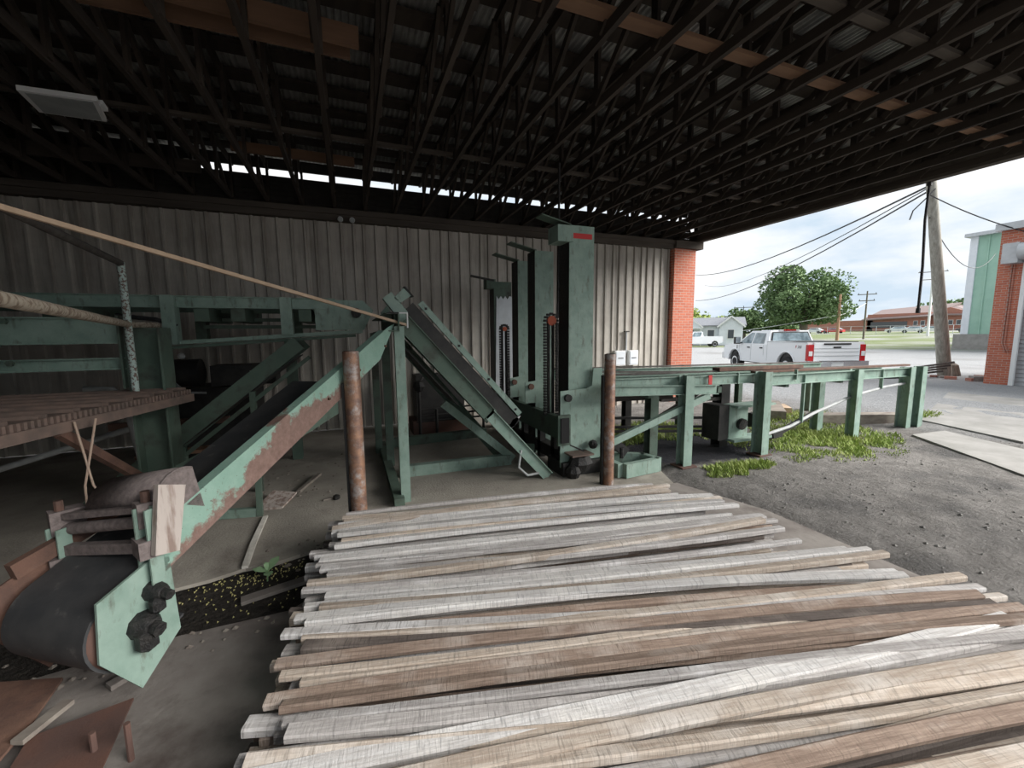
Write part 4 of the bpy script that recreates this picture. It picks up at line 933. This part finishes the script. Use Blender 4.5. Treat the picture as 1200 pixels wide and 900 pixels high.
    M().box((0, 0, .5), (5.2, 1.3, .2)).build('chassis', 'black_plastic', t)
    text_on(t, 'F', .17, (-2.42, 1.004, 1.17), (math.pi/2, 0, math.pi), 'tail_red')
    text_on(t, 'X4', .17, (-2.62, 1.004, 1.17), (math.pi/2, 0, math.pi), 'black_plastic')
pickup()
def car(label, loc, hd, paint, truck=False, group=None, L=4.6):
    t = local_thing('parked_car' if not truck else 'parked_pickup', label, 'car' if not truck else 'truck', loc, math.radians(hd), group)
    h = L/2
    side = [(-h, .40), (-h, .95), (-h+.9, 1.0), (h-1.2, 1.0), (h-.1, .85), (h, .4)]
    if truck: side = [(-h, .55), (-h, 1.25), (0, 1.27), (h-1.2, 1.2), (h-.1, 1.12), (h, .55)]
    side += arch(h-.85, .38, .38, 5)+arch(-h+.9, .38, .38, 5)
    M().plate([(x, -.88, z) for x, z in side], (0, 1.76, 0)).build('body', paint, t)
    if truck: xs, zb, zt = (-.2, -.1, .9, 1.5), 1.2, 1.85
    else: xs, zb, zt = (-h+.35, -h+1.1, .6, 1.35), .98, 1.48
    cabin(t, xs, zb, zt, .84, .66, paint)
    for s in (1, -1): side_glass(t, [(xs[0]+.35, zb+.04), (xs[1]+.08, zt-.07), (xs[2]-.05, zt-.07), (xs[3]-.3, zb+.04)], zb, zt, .84, .66, sgn=s)
    M().plate([(xs[3]-.05, -.74, zb+.05), (xs[3]-.05, .74, zb+.05), (xs[2]+.06, .6, zt-.05), (xs[2]+.06, -.6, zt-.05)], (.03, 0, .02)).build('windscreen', 'car_glass', t)
    M().plate([(xs[0]+.06, -.74, zb+.05), (xs[0]+.06, .74, zb+.05), (xs[1]-.05, .6, zt-.05), (xs[1]-.05, -.6, zt-.05)], (-.03, 0, .02)).build('rear_window', 'car_glass', t)
    for x in (h-.85, -h+.9):
        for y in (.78, -.78): wheel(t, x, y, .34, .2)
    for s in (1, -1): M().box((-h, s*.72, .82), (.05, .26, .14)).build('tail_light', 'tail_red', t)
    return t

def tree(label, x, y, z, rx, ry, rzz, zc, n, mat, seed, ls=.5, group=None):
    r = random.Random(seed); t = thing('tree', label, 'tree', (x, y, z), group)
    m = M().tube([(x, y, z-.2), (x+.1, y, z+zc*.5), (x, y, z+zc)], [rx*.07+.1, rx*.055+.08, rx*.03], 9)
    for k in range(5):
        a = k*1.3; m.tube([(x, y, z+zc*.55), (x+rx*.5*math.cos(a), y+ry*.5*math.sin(a), z+zc+rzz*.2)], [rx*.03, .05], 6)
    m.build('trunk', 'bark', t, smooth=True)
    blobs = [(0, 0, 0, .62), (.2, -.2, .25, .5), (-.25, .2, -.1, .5)]
    while len(blobs) < 42:
        q = V((r.uniform(-.7, .7), r.uniform(-.7, .7), r.uniform(-.6, .7)))
        if q.length < .74: blobs.append((q.x, q.y, q.z, r.uniform(.2, .36)))
    c = M()
    for _ in range(n):
        bx, by, bz, br = r.choice(blobs)
        th = r.uniform(0, 6.283); ph = math.acos(r.uniform(-1, 1)); q = br*r.uniform(.82, 1.04)
        p = V((x+rx*(bx+q*math.sin(ph)*math.cos(th)), y+ry*(by+q*math.sin(ph)*math.sin(th)), z+zc+rzz*(bz+q*math.cos(ph))))
        if p.z < z+zc*.35: continue
        u = V((r.gauss(0, 1), r.gauss(0, 1), r.gauss(0, .7))).normalized(); w = u.cross(V((r.gauss(0, 1), r.gauss(0, 1), r.gauss(0, 1)))).normalized()
        s = ls*r.uniform(.6, 1.3); c.add([p-u*s*.5, p+w*s*.3, p+u*s*.5, p-w*s*.3], [(0, 1, 2, 3)])
    c.build('foliage', mat, t, fix=False)['kind'] = 'stuff'
tree('large broad green tree rising behind the pickup truck', 72, 48, .9, 8.6, 8.6, 6.4, 6.6, 20000, 'leaf', 1, .5)
tree('pale yellow-green tree behind the white house', 66, 67, .6, 4.8, 4.8, 3.0, 3.6, 3000, 'leaf_pale', 2, .7)
tree('small yellow-green tree just right of the pale one behind the house', 72, 66, .6, 3.6, 3.6, 2.2, 2.8, 2200, 'leaf_pale', 6, .7)
tree('dark green round tree right of the white house', 74, 61, .6, 3.8, 3.8, 3.4, 3.4, 3200, 'leaf', 3, .65)
tree('low green tree between the house and the broad tree', 80, 58, .7, 4.2, 4.2, 2.0, 2.2, 2600, 'leaf', 4, .65)
tree('distant green tree at the end of the long brick building', 176, 72, 2.0, 9, 9, 5, 6, 2500, 'leaf', 5, 1.2)

def house():
    x, y, z = 45.9, 45.1, .3
    t = local_thing('house', 'small white house with grey gabled roof beyond the lot', 'house', (x, y, z), math.radians(-45))
    M().box((0, 2.5, 1.35), (11, 5, 2.7)).build('wall', 'siding_white', t)
    rf = M(); rf.plate([(-5.9, -.4, 2.6), (5.9, -.4, 2.6), (5.9, 2.5, 3.75), (-5.9, 2.5, 3.75)], (0, 0, .12)); rf.plate([(-5.9, 2.5, 3.75), (5.9, 2.5, 3.75), (5.9, 5.4, 2.6), (-5.9, 5.4, 2.6)], (0, 0, .12)); rf.build('roof', 'shingle', t)
    # front gable wing at the right and a portico gable
    M().plate([(2.6, -.9, 0), (5.4, -.9, 0), (5.4, -.9, 2.6), (4.0, -.9, 3.75), (2.6, -.9, 2.6)], (0, 1.2, 0)).build('wing', 'siding_white', t)
    w = M(); w.plate([(2.3, -1.2, 2.42), (4.0, -1.2, 3.85), (4.0, 2.4, 3.85), (2.3, 2.4, 2.42)], (0, 0, .12)); w.plate([(4.0, -1.2, 3.85), (5.7, -1.2, 2.42), (5.7, 2.4, 2.42), (4.0, 2.4, 3.85)], (0, 0, .12)); w.build('wing_roof', 'shingle', t)
    for a, b in (((2.3, 2.45), (4.0, 3.88)), ((4.0, 3.88), (5.7, 2.45))): M().beam((a[0], -1.22, a[1]), (b[0], -1.22, b[1]), .06, .2).build('barge_board', 'white_matte', t)
    M().plate([(-2.6, -1.3, 2.4), (-1.1, -1.3, 3.6), (.4, -1.3, 2.4)], (0, .3, 0)).build('portico_gable', 'siding_white', t)
    for a, b in (((-2.8, 2.4), (-1.1, 3.72)), ((-1.1, 3.72), (.6, 2.4))): M().beam((a[0], -1.35, a[1]), (b[0], -1.35, b[1]), .08, .2).build('barge_board', 'white_matte', t)
    M().plate([(-2.8, -1.3, 2.4), (-1.1, -1.3, 3.66), (-1.1, 2.2, 3.66), (-2.8, 2.2, 2.4)], (0, 0, .06)).build('portico_roof', 'shingle', t)
    M().plate([(-1.1, -1.3, 3.66), (.6, -1.3, 2.4), (.6, 2.2, 2.4), (-1.1, 2.2, 3.66)], (0, 0, .06)).build('portico_roof', 'shingle', t)
    M().box((-1.1, -.6, 2.34), (3.2, 1.5, .14)).build('porch_beam', 'white_matte', t)
    for px_ in (-2.5, .3): M().box((px_, -1.2, 1.15), (.16, .16, 2.3)).build('porch_post', 'white_matte', t)
    M().box((-1.1, .0, 1.05), (.9, .06, 2.1)).build('door', 'dark_paint', t)
    for px_, py_, w_ in ((-4.2, -.01, 1.0), (1.6, -.01, .8), (-2.2, -.01, .7), (4.0, -.92, .7)):
        f = M().box((px_, py_, 1.5), (w_+.16, .06, 1.3)).build('window', 'white_matte', t); M().box((px_, py_-.03, 1.5), (w_, .04, 1.14)).build('pane', 'window_dark', f)
house()
car('small white pickup parked in front of the white house', (40.5, 39.5, .3), 150, 'white_paint', True, L=4.8)

def far_brick():
    t = thing('brick_building', 'long low red brick building with brown shingle roof in the distance', 'building', (150, 72, 1.75))
    x = 150; z = 1.75
    M().box((x+8, 73, z+2.6), (16, 15, 5.2)).build('wall', 'brick_far', t)
    M().box((x+9, 61, z+2.4), (16, 9, 4.8)).build('wing', 'brick_far', t)
    M().plate([(x-1.2, 81.5, z+3.4), (x-1.2, 65, z+4.0), (x+9, 63, z+7.6), (x+9, 81.5, z+6.6)], (0, 0, .3)).build('roof', 'shingle_brown', t)
    M().plate([(x-.5, 65, z+4.3), (x-.5, 56, z+4.0), (x+9, 56, z+4.4), (x+9, 65, z+7.6)], (0, 0, .3)).build('roof', 'shingle_brown', t)
    M().plate([(x+.9, 65.3, z+3.0), (x+.9, 56.6, z+3.0), (x+.9, 56.6, z+4.4), (x+.9, 62, z+6.4), (x+.9, 65.3, z+5.4)], (.3, 0, 0)).build('gable', 'brick_far', t)
    M().box((x-.05, 75, z+2.0), (.1, 9, 1.8)).build('carport_opening', 'window_dark', t)
    for y in (58.2, 60, 61.6, 63.3, 67, 68.6): 
        f = M().box((x+.95 if y < 65 else x-.06, y, z+2.3), (.1, 1.0, 1.4)).build('window', 'white_matte', t); M().box((x+.9 if y < 65 else x-.12, y, z+2.3), (.1, .8, 1.2)).build('pane', 'window_dark', f)
    M().box((x+3, 90, z+1.8), (6, 22, 3.6)).build('annex', 'brick_far', t)
far_brick()
car('red car parked before the distant brick building', (124, 74.5, 1.45), 100, 'red_paint', L=5)
car('silver car left of the red car in the distance', (124, 79.5, 1.45), 100, 'white_paint', L=4.6)
for y, lb in ((60.6, 'leftmost of three white cars by the distant brick building'), (57.6, 'middle one of three white cars by the distant brick building'), (54.6, 'rightmost of three white cars by the distant brick building')):
    car(lb, (125, y, 1.5), 120, 'white_paint', group='white cars by the far building')
car('dark car half hidden by the utility pole near the brick building', (125, 47.5, 1.5), 100, 'dark_paint')
t = thing('chain_fence', 'low chain-link fence with posts before the distant cars', 'fence', (112, 60, 1.2))
for k in range(22): M().tube([(112, 40+k*2.6, 1.2), (112, 40+k*2.6, 3.1)], .05, 6).build('fence_post', 'galv', t)
for z in (1.35, 2.2, 3.1): M().tube([(112, 40, z), (112, 94.6, z)], .03, 5).build('fence_rail', 'galv', t)

def upole(label, base, top, r0, mat, arms=(), group=None):
    t = thing('utility_pole', label, 'utility pole', base, group); b, p = V(base), V(top)
    pts = [b.lerp(p, i/6) for i in range(7)]
    M().tube(pts, [r0*(1-.35*i/6) for i in range(7)], 14).build('pole', mat, t, smooth=True)
    for f, w_, rz_ in arms:
        c = b.lerp(p, f); a = M().box((c.x, c.y, c.z), (w_, .12, .12), rz_).build('cross_arm', 'bark', t)
        for s in (-.45, 0, .45): M().tube([(c.x+math.cos(rz_)*w_*s, c.y+math.sin(rz_)*w_*s, c.z+.05), (c.x+math.cos(rz_)*w_*s, c.y+math.sin(rz_)*w_*s, c.z+.25)], .05, 6).build('insulator', 'window_dark', a)
    return t
upole('tall leaning wooden utility pole beside the gravel lot', (21.43, 8.73, .2), (19.0, 8.73, 7.6), .21, 'pole_grey')
upole('orange-brown wooden pole before the large tree', (70, 41.4, .6), (70, 41.4, 7.6), .22, 'pole_orange')
upole('thin grey utility pole right of the large tree', (78, 42.2, .7), (78, 42.2, 8.4), .15, 'bark', ((.93, 2.4, -1.0), (.8, 2.0, -1.0)))
upole('distant white pole with cross arm in front of the brick building', (100, 43.8, 1.0), (101, 44.4, 13.6), .2, 'white_matte', ((.93, 4.0, -1.0), (.82, 3.2, -1.0)))
upole('thin dark pole with a bracket arm above the house trees', (76, 63, .8), (76, 63, 7.4), .1, 'wire_black', ((.95, 3.6, -.9),))
def wire(label, a, b, sag, r_=.02, mat='wire_black', g='overhead wires'):
    a, b = V(a), V(b); pts = []
    for i in range(13):
        s = i/12; p = a.lerp(b, s); p.z -= sag*4*s*(1-s); pts.append(p)
    tag(M().tube(pts, r_, 5).build('power_line', mat, smooth=True), label, 'wire', g)
PT = (19.1, 8.73, 7.05)
wire('upper black power line running left from the leaning pole', PT, (45, 45.15, 9.95), .9, .035)
wire('lower black power line running left from the leaning pole', (19.15, 8.73, 6.9), (45, 44.96, 6.45), 1.0, .03)
wire('thin faint power line above the truck, between the two dark lines', (19.12, 8.73, 7.0), (60, 58, 10.5), 1.4, .02)
wire('cable from the leaning pole to the brick shop building', (19.05, 8.73, 6.75), (19.82, 6.3, 4.9), .12, .018)
wire('thin cable sagging from the leaning pole to the green building', (19.3, 8.75, 6.0), (40, 14.5, 7.0), 1.3, .015)
wire('pale service wire crossing in front of the large tree', (64, 60, 1.6), (70, 41.4, 4.5), .2, .05, 'white_matte')
wire('pale wire between the orange pole and the thin grey pole', (70, 41.4, 4.4), (78, 42.2, 6.5), .2, .04, 'white_matte')
tag(M().tube([(19.15, 8.6, 6.9), (18.9, 8.7, 6.6), (18.6, 8.9, 6.2), (18.55, 8.95, 5.9)], .02, 6).build('loose_wire', 'wire_black', smooth=True), 'loose wire tail curling below the pole top', 'wire')

def shop():
    t = thing('shop_building', 'red brick shop building with white roller door at the right edge', 'building', (22.8, 3, .1))
    M().plate([(19.82, 7.1, -.2), (19.82, 6.52, -.2), (19.82, 6.52, 5.2), (19.82, 7.1, 5.2)], (6, 0, 0)).build('wall', 'brick', t)
    M().plate([(19.82, 6.52, 4.72), (19.82, 2.4, 4.72), (19.82, 2.4, 5.2), (19.82, 6.52, 5.2)], (6, 0, 0)).build('wall', 'brick', t)
    M().plate([(19.82, 2.4, -.2), (19.82, -4, -.2), (19.82, -4, 5.2), (19.82, 2.4, 5.2)], (6, 0, 0)).build('wall', 'brick', t)
    M().box((22.8, 1.6, 5.3), (6.3, 11.2, .22)).build('parapet_cap', 'galv', t)
    d = M().box((20.05, 4.46, 2.3), (.05, 4.1, 5.0)).build('door', 'galv', t)
    for k in range(34): M().plate([(20.0, 6.50, -.02+k*.135), (20.0, 2.42, -.02+k*.135), (20.03, 2.42, .105+k*.135), (20.03, 6.50, .105+k*.135)], (.02, 0, 0)).build('door_slat', 'galv', d)
    M().box((19.80, 6.47, 2.2), (.10, .10, 4.4)).build('door_frame', 'white_matte', t)
    M().tube([(19.55, 6.55, 4.45), (19.55, 2.4, 4.45)], .27, 16).build('door_drum', 'galv', t, smooth=True)
    M().box((19.62, 6.72, 4.42), (.42, .36, .62)).build('drum_end_box', 'galv', t)
    for y in (6.72, 6.78): M().tube([(19.80, y, 4.2), (19.79, y, 1.6), (19.79, y-.1, 1.3)], .02, 6).build('conduit', 'brick_far', t)
shop()
t = thing('metal_building', 'tall pale green metal-sided building behind the shop', 'building', (54, 16, .3))
x0, y0 = 53.5, 20.9
M().box((x0+10, y0-10, 5.8), (20, 20, 9.4)).build('wall', 'green_siding', t)
for k in range(10): M().box((x0-.04, y0-.05-k*1.0, 5.8), (.10, .10, 9.4)).build('siding_rib', 'green_siding', t)
M().box((x0-.04, y0-.1, 5.8), (.16, .5, 9.4)).build('corner_trim', 'siding_white', t)
M().box((x0+9.9, y0-10, 10.55), (21, 20.8, .3)).build('roof_edge', 'galv', t)
M().box((x0-.2, y0-.9, .7), (.9, 2.6, 1.9)).build('foundation', 'concrete_pale', t)
# rubble by the pole
r = random.Random(8)
for k in range(7):
    x, y = 21.3+r.uniform(-.9, 1.5), 8.0+r.uniform(-.9, .9); s_ = r.uniform(.14, .3)
    tag(M().box((x, y, .22+s_*.3), (s_*1.6, s_, s_*.7), r.uniform(0, 3)).build('rubble_block', 'stone_grey' if k % 2 else 'brick_far'), ('grey stone' if k % 2 else 'reddish brick')+' lump lying by the foot of the leaning pole', 'rubble', 'rubble by the leaning pole')
t = thing('tarp_heap', 'black heap of tarp and pipes left of the leaning pole', 'heap', (19.6, 9.2, .22))
M().ball((19.3, 9.5, .25), .5, 10, (1.6, .8, .5)).build('tarp', 'wire_black', t, smooth=True)
for k in range(4): M().tube([(19.3+.2*k, 9.4, .3+.08*k), (20.9, 8.6-.1*k, .5+.12*k)], .04, 6).build('pipe', 'dark_pipe', t)
M().ball((22.2, 8.9, .3), .4, 8, (.8, .8, 1.3)).build('stump', 'bark', t)
